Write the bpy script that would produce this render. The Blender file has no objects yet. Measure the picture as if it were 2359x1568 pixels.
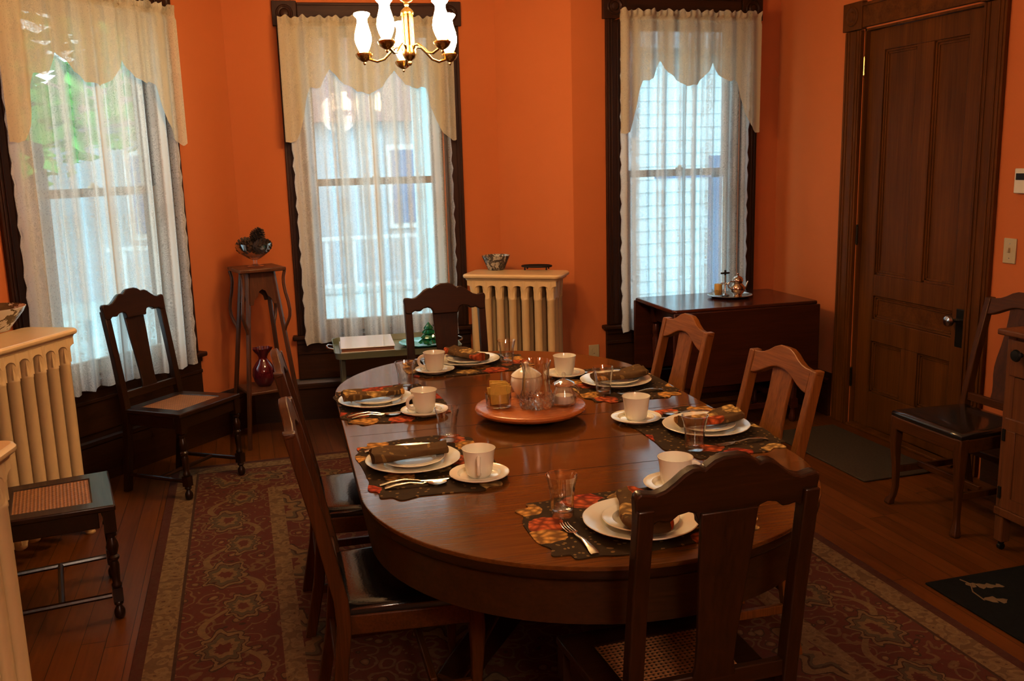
import bpy, bmesh, math, random
from mathutils import Matrix, Vector
random.seed(7)
C = bpy.context.scene.collection
R = math.radians
PI = math.pi

# ------------------------------------------------------------------ mesh builder
class MB:
    def __init__(s):
        s.v = []; s.f = []; s.uv = {}; s.mi = []; s.cur = 0
    def add(s, vs, fs, M=None, uvs=None):
        b = len(s.v)
        for i, p in enumerate(vs):
            p = Vector(p)
            if M is not None: p = M @ p
            s.v.append(p)
            if uvs: s.uv[b + i] = uvs[i]
        for f in fs:
            s.f.append([b + i for i in f]); s.mi.append(s.cur)
        return s
    def box(s, c, d, M=None, taper=None):
        x, y, z = c; a, b, h = d[0] / 2, d[1] / 2, d[2] / 2
        t = taper or 1.0
        vs = [(x - a * t, y - b * t, z - h), (x + a * t, y - b * t, z - h), (x + a * t, y + b * t, z - h), (x - a * t, y + b * t, z - h),
              (x - a, y - b, z + h), (x + a, y - b, z + h), (x + a, y + b, z + h), (x - a, y + b, z + h)]
        return s.add(vs, [(3, 2, 1, 0), (4, 5, 6, 7), (0, 1, 5, 4), (1, 2, 6, 5), (2, 3, 7, 6), (3, 0, 4, 7)], M)
    def lathe(s, prof, n=32, c=(0, 0, 0), M=None, rmod=None, caps=True):
        vs = []; fs = []
        for i, (r, z) in enumerate(prof):
            for k in range(n):
                t = 2 * PI * k / n
                q = r * (rmod(t, i, z) if rmod else 1)
                vs.append((c[0] + q * math.cos(t), c[1] + q * math.sin(t), c[2] + z))
        for i in range(len(prof) - 1):
            for k in range(n):
                k2 = (k + 1) % n
                fs.append((i * n + k, i * n + k2, (i + 1) * n + k2, (i + 1) * n + k))
        if caps:
            if prof[0][0] > 1e-4: fs.append(tuple(range(n - 1, -1, -1)))
            if prof[-1][0] > 1e-4: fs.append(tuple((len(prof) - 1) * n + k for k in range(n)))
        return s.add(vs, fs, M)
    def tube(s, pts, r, n=10, M=None, closed=False, flat=None):
        pts = [Vector(p) for p in pts]; m = len(pts)
        rs = r if isinstance(r, (list, tuple)) else [r] * m
        vs = []; fs = []; up = None
        for i in range(m):
            a = pts[(i - 1) % m] if (i > 0 or closed) else pts[i]
            b = pts[(i + 1) % m] if (i < m - 1 or closed) else pts[i]
            t = (b - a).normalized()
            if up is None:
                up = Vector((0, 0, 1)) if abs(t.z) < .9 else Vector((1, 0, 0))
            u = (up - t * up.dot(t)).normalized(); w = t.cross(u); up = u
            for k in range(n):
                q = 2 * PI * k / n
                fl = flat if flat else 1
                vs.append(pts[i] + (u * math.cos(q) * fl + w * math.sin(q)) * rs[i])
        L = m if closed else m - 1
        for i in range(L):
            j = (i + 1) % m
            for k in range(n):
                k2 = (k + 1) % n
                fs.append((i * n + k, i * n + k2, j * n + k2, j * n + k))
        if not closed:
            fs.append(tuple(range(n - 1, -1, -1))); fs.append(tuple((m - 1) * n + k for k in range(n)))
        return s.add(vs, fs, M)
    def prism(s, poly, z0, z1, M=None):
        n = len(poly)
        ar = sum(poly[i][0] * poly[(i + 1) % n][1] - poly[(i + 1) % n][0] * poly[i][1] for i in range(n))
        if ar < 0: poly = poly[::-1]
        vs = [(x, y, z0) for x, y in poly] + [(x, y, z1) for x, y in poly]
        fs = [tuple(range(n - 1, -1, -1)), tuple(range(n, 2 * n))]
        for i in range(n):
            j = (i + 1) % n
            fs.append((i, j, n + j, n + i))
        return s.add(vs, fs, M)
    def loft(s, rings, M=None, caps=True):
        n = len(rings[0]); vs = [p for r in rings for p in r]; fs = []
        for i in range(len(rings) - 1):
            for k in range(n):
                k2 = (k + 1) % n
                fs.append((i * n + k, i * n + k2, (i + 1) * n + k2, (i + 1) * n + k))
        if caps:
            fs.append(tuple(range(n - 1, -1, -1))); fs.append(tuple((len(rings) - 1) * n + k for k in range(n)))
        return s.add(vs, fs, M)
    def sphere(s, c, r, n=16, m=10, sc=(1, 1, 1), M=None, rmod=None):
        prof = [(math.sin(PI * i / m), -math.cos(PI * i / m)) for i in range(m + 1)]
        vs = []; fs = []
        for i, (q, z) in enumerate(prof):
            for k in range(n):
                t = 2 * PI * k / n
                d = Vector((q * math.cos(t), q * math.sin(t), z))
                g = r * (rmod(d) if rmod else 1)
                vs.append((c[0] + d.x * g * sc[0], c[1] + d.y * g * sc[1], c[2] + d.z * g * sc[2]))
        for i in range(m):
            for k in range(n):
                k2 = (k + 1) % n
                fs.append((i * n + k, i * n + k2, (i + 1) * n + k2, (i + 1) * n + k))
        return s.add(vs, fs, M)
    def grid(s, fn, nu, nv, M=None, uvfn=None):
        vs = []; uvs = []; fs = []
        for j in range(nv + 1):
            for i in range(nu + 1):
                a, b = i / nu, j / nv
                vs.append(fn(a, b)); uvs.append(uvfn(a, b) if uvfn else (a, b))
        for j in range(nv):
            for i in range(nu):
                k = j * (nu + 1) + i
                fs.append((k, k + 1, k + nu + 2, k + nu + 1))
        return s.add(vs, fs, M, uvs)
    def build(s, name, mat, parent=None, bevel=0, seg=2, smooth=35, mats=None, solid=0, subd=0):
        me = bpy.data.meshes.new(name)
        me.from_pydata([tuple(p) for p in s.v], [], s.f)
        bm = bmesh.new(); bm.from_mesh(me)
        bmesh.ops.remove_doubles(bm, verts=bm.verts, dist=1e-6)
        if not s.uv: bmesh.ops.recalc_face_normals(bm, faces=bm.faces)
        bm.to_mesh(me); bm.free()
        if s.uv:
            me.clear_geometry(); me.from_pydata([tuple(p) for p in s.v], [], s.f)
            ul = me.uv_layers.new(name='UVMap')
            for lp in me.loops: ul.data[lp.index].uv = s.uv.get(lp.vertex_index, (0, 0))
        if smooth:
            me.polygons.foreach_set('use_smooth', [True] * len(me.polygons))
            me.set_sharp_from_angle(angle=R(smooth))
            for p in me.polygons:
                if len(p.vertices) > 8: p.use_smooth = False
        me.materials.append(mat)
        o = bpy.data.objects.new(name, me); C.objects.link(o)
        if parent is not None: o.parent = parent
        if solid:
            k = o.modifiers.new('solid', 'SOLIDIFY'); k.thickness = solid; k.offset = 0
        if bevel:
            k = o.modifiers.new('bevel', 'BEVEL'); k.width = bevel; k.segments = seg; k.limit_method = 'ANGLE'; k.angle_limit = R(40)
            k.harden_normals = False
        if subd:
            k = o.modifiers.new('sub', 'SUBSURF'); k.levels = subd; k.render_levels = subd
        return o

def thing(name, label, cat, loc=(0, 0, 0), rz=0, group=None, rx=0, ry=0):
    o = bpy.data.objects.new(name, None); C.objects.link(o)
    o.empty_display_size = .1
    o.location = loc; o.rotation_euler = (rx, ry, rz)
    o['label'] = label; o['category'] = cat
    if group: o['group'] = group
    return o
def tag(o, label, cat, group=None, loc=None, rz=None):
    o['label'] = label; o['category'] = cat
    if group: o['group'] = group
    if loc is not None: o.location = loc
    if rz is not None: o.rotation_euler = (0, 0, rz)
    return o
def struct(o):
    o['kind'] = 'structure'; return o
def sempty(name, loc, rz=0):
    o = bpy.data.objects.new(name, None); C.objects.link(o); o.location = loc; o.rotation_euler = (0, 0, rz)
    o['kind'] = 'structure'; return o
def dup(root, loc, rz, label=None, group=None, rx=None):
    r = root.copy(); C.objects.link(r); r.location = loc
    r.rotation_euler = (root.rotation_euler[0] if rx is None else rx, root.rotation_euler[1], rz)
    if label: r['label'] = label
    if group: r['group'] = group
    for ch in list(root.children):
        c = ch.copy(); C.objects.link(c); c.parent = r
        for g in list(ch.children):
            d = g.copy(); C.objects.link(d); d.parent = c
    return r
def rot(axis, deg): return Matrix.Rotation(R(deg), 4, axis)
def tr(x, y, z): return Matrix.Translation((x, y, z))
XZ = Matrix(((1, 0, 0, 0), (0, 0, -1, 0), (0, 1, 0, 0), (0, 0, 0, 1)))   # (x, y, z) -> (x, -z, y): poly in x,z extruded along -y
YZ = Matrix(((0, 0, 1, 0), (1, 0, 0, 0), (0, 1, 0, 0), (0, 0, 0, 1)))    # poly (y, z) extruded along x

# ------------------------------------------------------------------ materials
def newmat(name):
    m = bpy.data.materials.new(name); m.use_nodes = True
    nt = m.node_tree; nt.nodes.clear()
    out = nt.nodes.new('ShaderNodeOutputMaterial')
    return m, nt, out
class G:
    def __init__(s, nt): s.nt = nt
    def n(s, t, **k):
        nd = s.nt.nodes.new(t)
        for a, b in k.items():
            if a.startswith('_'): setattr(nd, a[1:], b)
            else: s.set(nd, a, b)
        return nd
    def set(s, nd, key, val):
        key = key.replace('__', ' ')
        if key.startswith('i') and key[1:].isdigit(): sock = nd.inputs[int(key[1:])]
        else: sock = nd.inputs[key]
        if isinstance(val, bpy.types.NodeSocket): s.nt.links.new(val, sock)
        else:
            if sock.type == 'RGBA' and len(val) == 3: val = (*val, 1)
            sock.default_value = val
    def math(s, op, a, b=None, c=None, clamp=False):
        nd = s.nt.nodes.new('ShaderNodeMath'); nd.operation = op; nd.use_clamp = clamp
        for i, x in enumerate((a, b, c)):
            if x is None: continue
            if isinstance(x, bpy.types.NodeSocket): s.nt.links.new(x, nd.inputs[i])
            else: nd.inputs[i].default_value = x
        return nd.outputs[0]
    def mix(s, f, a, b, mode='MIX'):
        nd = s.nt.nodes.new('ShaderNodeMix'); nd.data_type = 'RGBA'; nd.blend_type = mode
        for sock, x in ((nd.inputs[0], f), (nd.inputs[6], a), (nd.inputs[7], b)):
            if isinstance(x, bpy.types.NodeSocket): s.nt.links.new(x, sock)
            elif sock.type == 'RGBA': sock.default_value = (*x, 1)
            else: sock.default_value = x
        return nd.outputs[2]
    def ramp(s, f, stops, mode='LINEAR'):
        nd = s.nt.nodes.new('ShaderNodeValToRGB'); cr = nd.color_ramp; cr.interpolation = mode
        while len(cr.elements) < len(stops): cr.elements.new(.5)
        for e, (p, c) in zip(cr.elements, stops):
            e.position = p; e.color = (*c, 1) if len(c) == 3 else c
        s.nt.links.new(f, nd.inputs[0]); return nd.outputs[0]
    def coord(s, which='Object', scale=(1, 1, 1), rotz=0, loc=(0, 0, 0)):
        tc = s.nt.nodes.new('ShaderNodeTexCoord'); mp = s.nt.nodes.new('ShaderNodeMapping')
        mp.inputs['Scale'].default_value = scale; mp.inputs['Rotation'].default_value = (0, 0, rotz); mp.inputs['Location'].default_value = loc
        s.nt.links.new(tc.outputs[which], mp.inputs[0]); return mp.outputs[0]
    def noise(s, v, scale, detail=3, rough=.5, dist=0):
        nd = s.n('ShaderNodeTexNoise', Scale=scale, Detail=detail, Roughness=rough, Distortion=dist)
        if v is not None: s.nt.links.new(v, nd.inputs['Vector'])
        return nd
    def vor(s, v, scale, feature='F1', rnd=1.0):
        nd = s.nt.nodes.new('ShaderNodeTexVoronoi'); nd.feature = feature
        nd.inputs['Scale'].default_value = scale; nd.inputs['Randomness'].default_value = rnd
        s.nt.links.new(v, nd.inputs['Vector']); return nd
    def bsdf(s, out, color, rough=.5, metal=0, spec=.5, coat=0, coatr=.1, bump=None, bs=.1, bd=.01, **kw):
        p = s.nt.nodes.new('ShaderNodeBsdfPrincipled')
        s.set(p, 'Base Color', color); s.set(p, 'Roughness', rough); p.inputs['Metallic'].default_value = metal
        p.inputs['Specular IOR Level'].default_value = spec
        p.inputs['Coat Weight'].default_value = coat; p.inputs['Coat Roughness'].default_value = coatr
        for a, b in kw.items(): s.set(p, a, b)
        if bump is not None:
            b = s.nt.nodes.new('ShaderNodeBump'); b.inputs['Strength'].default_value = bs; b.inputs['Distance'].default_value = bd
            s.nt.links.new(bump, b.inputs['Height']); s.nt.links.new(b.outputs[0], p.inputs['Normal'])
        s.nt.links.new(p.outputs[0], out.inputs[0]); return p
def plain(name, col, rough=.5, metal=0, spec=.5, coat=0, var=0, vs=8, **kw):
    m, nt, out = newmat(name); g = G(nt)
    if var:
        nz = g.noise(g.coord(), vs, 4)
        col2 = g.mix(nz.outputs[0], tuple(c * (1 - var) for c in col), tuple(min(1, c * (1 + var)) for c in col))
    else: col2 = col
    g.bsdf(out, col2, rough, metal, spec, coat, **kw); return m
def wood(name, dark, light, axis='Z', rough=.35, scale=1.0, coat=.0, spec=.5, fig=.5, bs=.08):
    m, nt, out = newmat(name); g = G(nt)
    st = {'X': (1, 14, 14), 'Y': (14, 1, 14), 'Z': (14, 14, 1)}[axis]
    v = g.coord('Object', tuple(a * scale for a in st))
    n1 = g.noise(v, 1.6, 4, .6, .6)
    st2 = {'X': (3, 90, 90), 'Y': (90, 3, 90), 'Z': (90, 90, 3)}[axis]
    n2 = g.noise(g.coord('Object', tuple(a * scale for a in st2)), 1.5, 3, .6)
    n3 = g.noise(g.coord('Object'), 2.2 * scale, 2)
    f = g.math('ADD', g.math('MULTIPLY', n1.outputs[0], fig), g.math('MULTIPLY', n2.outputs[0], 1 - fig))
    f = g.math('ADD', g.math('MULTIPLY', g.math('SUBTRACT', f, .5), 2.2), .5, clamp=True)
    col = g.mix(f, dark, light)
    col = g.mix(g.math('MULTIPLY', n3.outputs[0], .45), col, dark, 'MIX')
    rr = g.math('ADD', g.math('MULTIPLY', f, -.08), rough + .04)
    g.bsdf(out, col, rr, 0, spec, coat, .12, bump=f, bs=bs, bd=.004); return m

M = {}
# painted wall
def wallmat():
    m, nt, out = newmat('orange wall paint'); g = G(nt)
    nz = g.noise(g.coord(), 2.5, 5, .6); n2 = g.noise(g.coord(), 160, 3)
    col = g.mix(nz.outputs[0], (.54, .176, .055), (.60, .200, .066))
    g.bsdf(out, col, .75, 0, .25, bump=n2.outputs[0], bs=.08, bd=.003); return m
M['wall'] = wallmat()
M['ceil'] = plain('ceiling paint', (.80, .74, .64), .9, var=.04)
M['trim'] = wood('dark window trim wood', (.022, .007, .003), (.080, .026, .009), 'Z', .42, .9, spec=.3)
M['trimx'] = wood('dark window trim wood across', (.022, .007, .003), (.080, .026, .009), 'X', .42, .9, spec=.3)
M['base'] = wood('dark baseboard wood', (.022, .007, .003), (.07, .024, .010), 'X', .3, .9)
M['door'] = wood('brown door wood', (.066, .022, .0036), (.215, .076, .011), 'Z', .5, .6, fig=.65, spec=.15)
M['doorx'] = wood('brown door wood across', (.066, .022, .0036), (.215, .076, .011), 'Y', .5, .6, fig=.65, spec=.15)
M['sash'] = plain('sash paint', (.34, .27, .21), .5)
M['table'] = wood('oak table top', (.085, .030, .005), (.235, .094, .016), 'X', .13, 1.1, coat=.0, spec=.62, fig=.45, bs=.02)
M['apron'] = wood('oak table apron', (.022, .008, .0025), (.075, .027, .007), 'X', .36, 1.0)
M['oakd'] = wood('dark chair oak', (.013, .0042, .0016), (.055, .018, .0055), 'Z', .30, 1.0, coat=.1)
M['oakdx'] = wood('dark chair oak across', (.013, .0042, .0016), (.055, .018, .0055), 'X', .30, 1.0, coat=.1)
M['oakl'] = wood('golden chair oak', (.125, .043, .0065), (.35, .130, .022), 'Z', .42, 1.2, spec=.25)
M['oaklx'] = wood('golden chair oak across', (.125, .043, .0065), (.35, .130, .022), 'X', .42, 1.2, spec=.25)
M['oakm'] = wood('shaded chair oak', (.045, .0135, .0028), (.150, .050, .010), 'Z', .40, 1.2, spec=.25)  # same oak as the golden chairs, darkened in colour for chairs in shade
M['oakmx'] = wood('shaded chair oak across', (.045, .0135, .0028), (.150, .050, .010), 'X', .40, 1.2, spec=.25)
M['maple'] = wood('lazy susan wood', (.40, .125, .026), (.47, .155, .034), 'X', .28, .7, coat=.2)
M['mahog'] = wood('mahogany', (.045, .010, .006), (.13, .030, .014), 'X', .22, .9, coat=.3)
M['mahogz'] = wood('mahogany upright', (.04, .009, .005), (.11, .026, .012), 'X', .30, .9, coat=.2)
M['stand'] = wood('brown stand wood', (.06, .022, .010), (.18, .07, .03), 'Z', .35, 1.2)
M['cab'] = wood('cabinet oak', (.09, .032, .010), (.23, .09, .028), 'Z', .4, .8)
M['leather'] = None
def leather():
    m, nt, out = newmat('black leather'); g = G(nt)
    v = g.vor(g.coord(), 140); n = g.noise(g.coord(), 12, 4)
    col = g.mix(n.outputs[0], (.006, .005, .005), (.016, .013, .012))
    h = g.math('ADD', v.outputs[0], g.math('MULTIPLY', n.outputs[0], 1.5))
    g.bsdf(out, col, .20, 0, .8, .6, .10, bump=h, bs=.10, bd=.0025); return m
M['leather'] = leather()
def cane():
    m, nt, out = newmat('woven cane'); g = G(nt)
    tc = nt.nodes.new('ShaderNodeTexCoord'); sp = nt.nodes.new('ShaderNodeSeparateXYZ'); nt.links.new(tc.outputs['Object'], sp.inputs[0])
    P = 2 * PI / .0125
    a = g.math('SINE', g.math('MULTIPLY', sp.outputs[0], P)); b = g.math('SINE', g.math('MULTIPLY', sp.outputs[1], P))
    hole = g.math('MULTIPLY', g.math('GREATER_THAN', a, .25), g.math('GREATER_THAN', b, .25))
    n = g.noise(g.coord(), 30, 3)
    c1 = g.mix(n.outputs[0], (.30, .13, .045), (.46, .23, .09))
    col = g.mix(hole, c1, (.02, .008, .004))
    h = g.math('ADD', a, b)
    g.bsdf(out, col, .42, bump=h, bs=.35, bd=.002); return m
M['cane'] = cane()
def floormat():
    m, nt, out = newmat('plank floor'); g = G(nt)
    tc = nt.nodes.new('ShaderNodeTexCoord'); sp = nt.nodes.new('ShaderNodeSeparateXYZ'); nt.links.new(tc.outputs['Object'], sp.inputs[0])
    xs = g.math('DIVIDE', sp.outputs[0], .083)
    ix = g.math('FLOOR', xs); fx = g.math('FRACT', xs)
    wn = nt.nodes.new('ShaderNodeTexWhiteNoise'); wn.noise_dimensions = '1D'; nt.links.new(ix, wn.inputs['W'])
    yo = g.math('ADD', sp.outputs[1], g.math('MULTIPLY', wn.outputs[0], 9.0))
    iy = g.math('FLOOR', g.math('DIVIDE', yo, 2.3)); fy = g.math('FRACT', g.math('DIVIDE', yo, 2.3))
    w2 = nt.nodes.new('ShaderNodeTexWhiteNoise'); w2.noise_dimensions = '2D'
    cb = nt.nodes.new('ShaderNodeCombineXYZ'); nt.links.new(ix, cb.inputs[0]); nt.links.new(iy, cb.inputs[1]); nt.links.new(cb.outputs[0], w2.inputs['Vector'])
    cv = nt.nodes.new('ShaderNodeCombineXYZ')
    nt.links.new(g.math('MULTIPLY', sp.outputs[0], 26), cv.inputs[0]); nt.links.new(g.math('MULTIPLY', yo, 1.3), cv.inputs[1]); nt.links.new(g.math('MULTIPLY', ix, 3.7), cv.inputs[2])
    n = g.noise(cv.outputs[0], 1.4, 4, .6, .8)
    f = g.math('ADD', g.math('MULTIPLY', n.outputs[0], .8), g.math('MULTIPLY', w2.outputs[0], .4))
    col = g.ramp(f, [(.2, (.075, .022, .004)), (.55, (.14, .044, .007)), (.95, (.20, .068, .012))])
    gap = g.math('MAXIMUM', g.math('LESS_THAN', fx, .025), g.math('LESS_THAN', fy, .0012))
    col = g.mix(gap, col, (.02, .007, .003))
    h = g.math('SUBTRACT', g.math('MULTIPLY', n.outputs[0], .2), gap)
    g.bsdf(out, col, .38, 0, .25, 0, .2, bump=h, bs=.15, bd=.003); return m
M['floor'] = floormat()
def rugmat(hx, hy):
    m, nt, out = newmat('oriental rug'); g = G(nt)
    tc = nt.nodes.new('ShaderNodeTexCoord'); sp = nt.nodes.new('ShaderNodeSeparateXYZ'); nt.links.new(tc.outputs['Object'], sp.inputs[0])
    X, Y = sp.outputs[0], sp.outputs[1]
    wob = g.noise(g.coord(), 14, 3); wo = g.math('MULTIPLY', g.math('SUBTRACT', wob.outputs[0], .5), .06)
    dx = g.math('SUBTRACT', hx, g.math('ABSOLUTE', X)); dy = g.math('SUBTRACT', hy, g.math('ABSOLUTE', Y))
    d = g.math('MINIMUM', dx, dy)
    isx = g.math('LESS_THAN', dx, dy)
    # coordinate along the border
    s = g.math('ADD', g.math('MULTIPLY', isx, Y), g.math('MULTIPLY', g.math('SUBTRACT', 1, isx), X))
    RED, TAN, DK, GR = (.135, .022, .018), (.26, .165, .075), (.050, .020, .014), (.10, .085, .05)
    def motif(P, off, a, b, tcn, col):
        # repeated oval palmettes along the border: rings of tan and dark
        u = g.math('SUBTRACT', g.math('MULTIPLY', g.math('FRACT', g.math('ADD', g.math('DIVIDE', s, P), off)), P), P / 2)
        u = g.math('ADD', u, wo); t = g.math('ADD', g.math('SUBTRACT', d, tcn), wo)
        q = g.math('SQRT', g.math('ADD', g.math('POWER', g.math('DIVIDE', u, a), 2), g.math('POWER', g.math('DIVIDE', t, b), 2)))
        ang = g.math('ARCTAN2', t, u)
        q2 = g.math('MULTIPLY', q, g.math('ADD', 1, g.math('MULTIPLY', g.math('SINE', g.math('MULTIPLY', ang, 9)), .13)))
        c = g.ramp(q2, [(0, RED), (.22, RED), (.24, TAN), (.42, TAN), (.44, GR), (.60, (.2, .11, .05)), (.62, DK), (.68, TAN), (.80, TAN), (.82, DK), (.9, (1, 1, 1))], 'CONSTANT')
        inside = g.math('LESS_THAN', q2, .88)
        return g.mix(inside, col, c)
    # leafy scatter for the grounds
    vv = g.coord('Object', (1, 1, 1)); dist = g.noise(vv, 6, 3)
    vm = nt.nodes.new('ShaderNodeVectorMath'); vm.operation = 'ADD'
    sc = nt.nodes.new('ShaderNodeVectorMath'); sc.operation = 'SCALE'; sc.inputs['Scale'].default_value = .10
    nt.links.new(dist.outputs['Color'], sc.inputs[0]); nt.links.new(vv, vm.inputs[0]); nt.links.new(sc.outputs[0], vm.inputs[1])
    vo = g.vor(vm.outputs[0], 13); vo2 = g.vor(vm.outputs[0], 30)
    leaf = g.ramp(vo.outputs[0], [(0, (.30, .19, .09)), (.14, (.24, .12, .05)), (.2, DK), (.25, RED), (.47, RED), (.5, (.22, .13, .06)), (.56, (.2, .10, .045)), (.6, RED)], 'CONSTANT')
    small = g.math('LESS_THAN', vo2.outputs[0], .17)
    ground = g.mix(g.math('MULTIPLY', small, .8), leaf, (.27, .17, .08))
    # wandering vine in the main border
    vine = g.math('ABSOLUTE', g.math('SUBTRACT', g.math('SUBTRACT', d, .33), g.math('MULTIPLY', g.math('SINE', g.math('MULTIPLY', s, 2 * PI / .62)), .11)))
    border = g.mix(g.math('LESS_THAN', vine, .014), ground, TAN)
    border = motif(.62, 0.0, .15, .095, .30, border)
    border = motif(.62, 0.5, .13, .085, .37, border)
    field = ground
    vx = g.math('SUBTRACT', g.math('MULTIPLY', g.math('FRACT', g.math('DIVIDE', X, .58)), .58), .29)
    vy = g.math('SUBTRACT', g.math('MULTIPLY', g.math('FRACT', g.math('DIVIDE', Y, .66)), .66), .33)
    q = g.math('SQRT', g.math('ADD', g.math('POWER', g.math('DIVIDE', g.math('ADD', vx, wo), .20), 2), g.math('POWER', g.math('DIVIDE', g.math('ADD', vy, wo), .23), 2)))
    q = g.math('MULTIPLY', q, g.math('ADD', 1, g.math('MULTIPLY', g.math('SINE', g.math('MULTIPLY', g.math('ARCTAN2', vy, vx), 8)), .16)))
    med = g.ramp(q, [(0, TAN), (.15, RED), (.3, TAN), (.5, GR), (.58, DK), (.64, TAN), (.8, DK)], 'CONSTANT')
    field = g.mix(g.math('LESS_THAN', q, .84), field, med)
    guard = g.vor(vm.outputs[0], 26)
    gcol = g.ramp(guard.outputs[0], [(0, (.12, .06, .03)), (.16, TAN), (.4, (.30, .20, .10)), (.62, (.20, .12, .055))], 'CONSTANT')
    col = g.mix(g.math('GREATER_THAN', d, .042), (.085, .014, .013), gcol)
    col = g.mix(g.math('GREATER_THAN', d, .135), col, DK)
    col = g.mix(g.math('GREATER_THAN', d, .147), col, border)
    col = g.mix(g.math('GREATER_THAN', d, .50), col, gcol)
    col = g.mix(g.math('GREATER_THAN', d, .57), col, field)
    fuzz = g.noise(g.coord(), 48, 4, .7)
    col = g.mix(g.math('MULTIPLY', fuzz.outputs[0], .95), col, (.10, .060, .033))
    g.bsdf(out, col, .95, 0, .1, bump=fuzz.outputs[0], bs=.4, bd=.004); return m
def fabric(name, seed=0, b0=(.030, .017, .006), b1=(.075, .043, .015), pk=.42):
    m, nt, out = newmat(name); g = G(nt)
    v = g.coord('Object', (1, 1, 1), 0, (seed * 1.7, seed * .9, 0))
    ds = g.noise(v, 9, 2); vm = nt.nodes.new('ShaderNodeVectorMath'); vm.operation = 'ADD'
    sc = nt.nodes.new('ShaderNodeVectorMath'); sc.operation = 'SCALE'; sc.inputs['Scale'].default_value = .06
    nt.links.new(ds.outputs['Color'], sc.inputs[0]); nt.links.new(v, vm.inputs[0]); nt.links.new(sc.outputs[0], vm.inputs[1])
    big = g.vor(vm.outputs[0], 9.0); sm = g.vor(vm.outputs[0], 48); big.voronoi_dimensions = '2D'; sm.voronoi_dimensions = '2D'
    n = g.noise(v, 26, 4)
    flower = g.math('LESS_THAN', g.math('ADD', big.outputs[0], g.math('MULTIPLY', n.outputs[0], .3)), .56)
    sepc = nt.nodes.new('ShaderNodeSeparateColor'); nt.links.new(big.outputs['Color'], sepc.inputs[0])
    pick = g.math('GREATER_THAN', sepc.outputs[0], pk)
    fc = g.ramp(sepc.outputs[1], [(0, (.60, .15, .045)), (.36, (.66, .38, .11)), (.68, (.50, .085, .035)), (.8, (.62, .44, .18))], 'CONSTANT')
    petal = g.ramp(sm.outputs[0], [(0, (1.15, 1.1, 1)), (.3, (.75, .7, .6)), (.6, (.35, .3, .25))])
    fc = g.mix(1.0, fc, petal, 'MULTIPLY')
    base = g.mix(n.outputs[0], b0, b1)
    dots = g.math('LESS_THAN', sm.outputs[0], .2)
    sep2 = nt.nodes.new('ShaderNodeSeparateColor'); nt.links.new(sm.outputs['Color'], sep2.inputs[0])
    base = g.mix(g.math('MULTIPLY', dots, g.math('GREATER_THAN', sep2.outputs[0], .6)), base, (.24, .15, .05))
    col = g.mix(g.math('MULTIPLY', flower, pick), base, fc)
    g.bsdf(out, col, .85, 0, .2, bump=n.outputs[0], bs=.25, bd=.003); return m
for i in range(3): M['fab%d' % i] = fabric('autumn flower cloth %d' % i, i)
for i in range(3): M['nap%d' % i] = fabric('autumn napkin cloth %d' % i, i + 5, (.058, .032, .011), (.18, .105, .038), .40)
def lace(name, dens, warm, sa=1.7):
    m, nt, out = newmat(name); g = G(nt)
    tc = nt.nodes.new('ShaderNodeTexCoord'); uv = tc.outputs['UV']
    mp = nt.nodes.new('ShaderNodeMapping'); mp.inputs['Scale'].default_value = (1, .8, 1); nt.links.new(uv, mp.inputs[0])
    ds = g.noise(mp.outputs[0], 9, 2); vm = nt.nodes.new('ShaderNodeVectorMath'); vm.operation = 'ADD'
    sc = nt.nodes.new('ShaderNodeVectorMath'); sc.operation = 'SCALE'; sc.inputs['Scale'].default_value = .08
    nt.links.new(ds.outputs['Color'], sc.inputs[0]); nt.links.new(mp.outputs[0], vm.inputs[0]); nt.links.new(sc.outputs[0], vm.inputs[1])
    v1 = g.vor(vm.outputs[0], 24); v2 = g.vor(vm.outputs[0], 110); n = g.noise(mp.outputs[0], 7, 3)
    ring = g.math('GREATER_THAN', g.math('SINE', g.math('MULTIPLY', v1.outputs[0], 42)), .1)
    patch = g.math('GREATER_THAN', n.outputs[0], .47)
    fl = g.math('MULTIPLY', ring, patch)
    net = g.math('MULTIPLY', g.math('LESS_THAN', v2.outputs[0], .32), .14)
    su = nt.nodes.new('ShaderNodeSeparateXYZ'); nt.links.new(uv, su.inputs[0])
    st = nt.nodes.new('ShaderNodeTexNoise'); st.noise_dimensions = '1D'; st.inputs['Scale'].default_value = 9.5; st.inputs['Detail'].default_value = 2.0; nt.links.new(su.outputs[0], st.inputs['W'])
    streak = g.math('MULTIPLY', g.math('SUBTRACT', st.outputs[0], .5), sa)
    a = g.math('SUBTRACT', g.math('ADD', g.math('ADD', dens, streak), g.math('MULTIPLY', g.math('MULTIPLY', fl, .16), g.math('GREATER_THAN', streak, -.06))), net, clamp=True)
    a = g.math('MINIMUM', a, .97)
    df = g.n('ShaderNodeBsdfDiffuse', Color=warm); tl = g.n('ShaderNodeBsdfTranslucent', Color=warm); tp = g.n('ShaderNodeBsdfTransparent')
    mx = nt.nodes.new('ShaderNodeMixShader'); mx.inputs[0].default_value = .34
    nt.links.new(df.outputs[0], mx.inputs[1]); nt.links.new(tl.outputs[0], mx.inputs[2])
    m2 = nt.nodes.new('ShaderNodeMixShader'); nt.links.new(a, m2.inputs[0])
    nt.links.new(tp.outputs[0], m2.inputs[1]); nt.links.new(mx.outputs[0], m2.inputs[2])
    nt.links.new(m2.outputs[0], out.inputs[0]); return m
M['sheer'] = lace('sheer lace', .70, (.72, .72, .69), 2.1)
M['valance'] = lace('valance lace', .86, (.66, .61, .47), .8)
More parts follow.
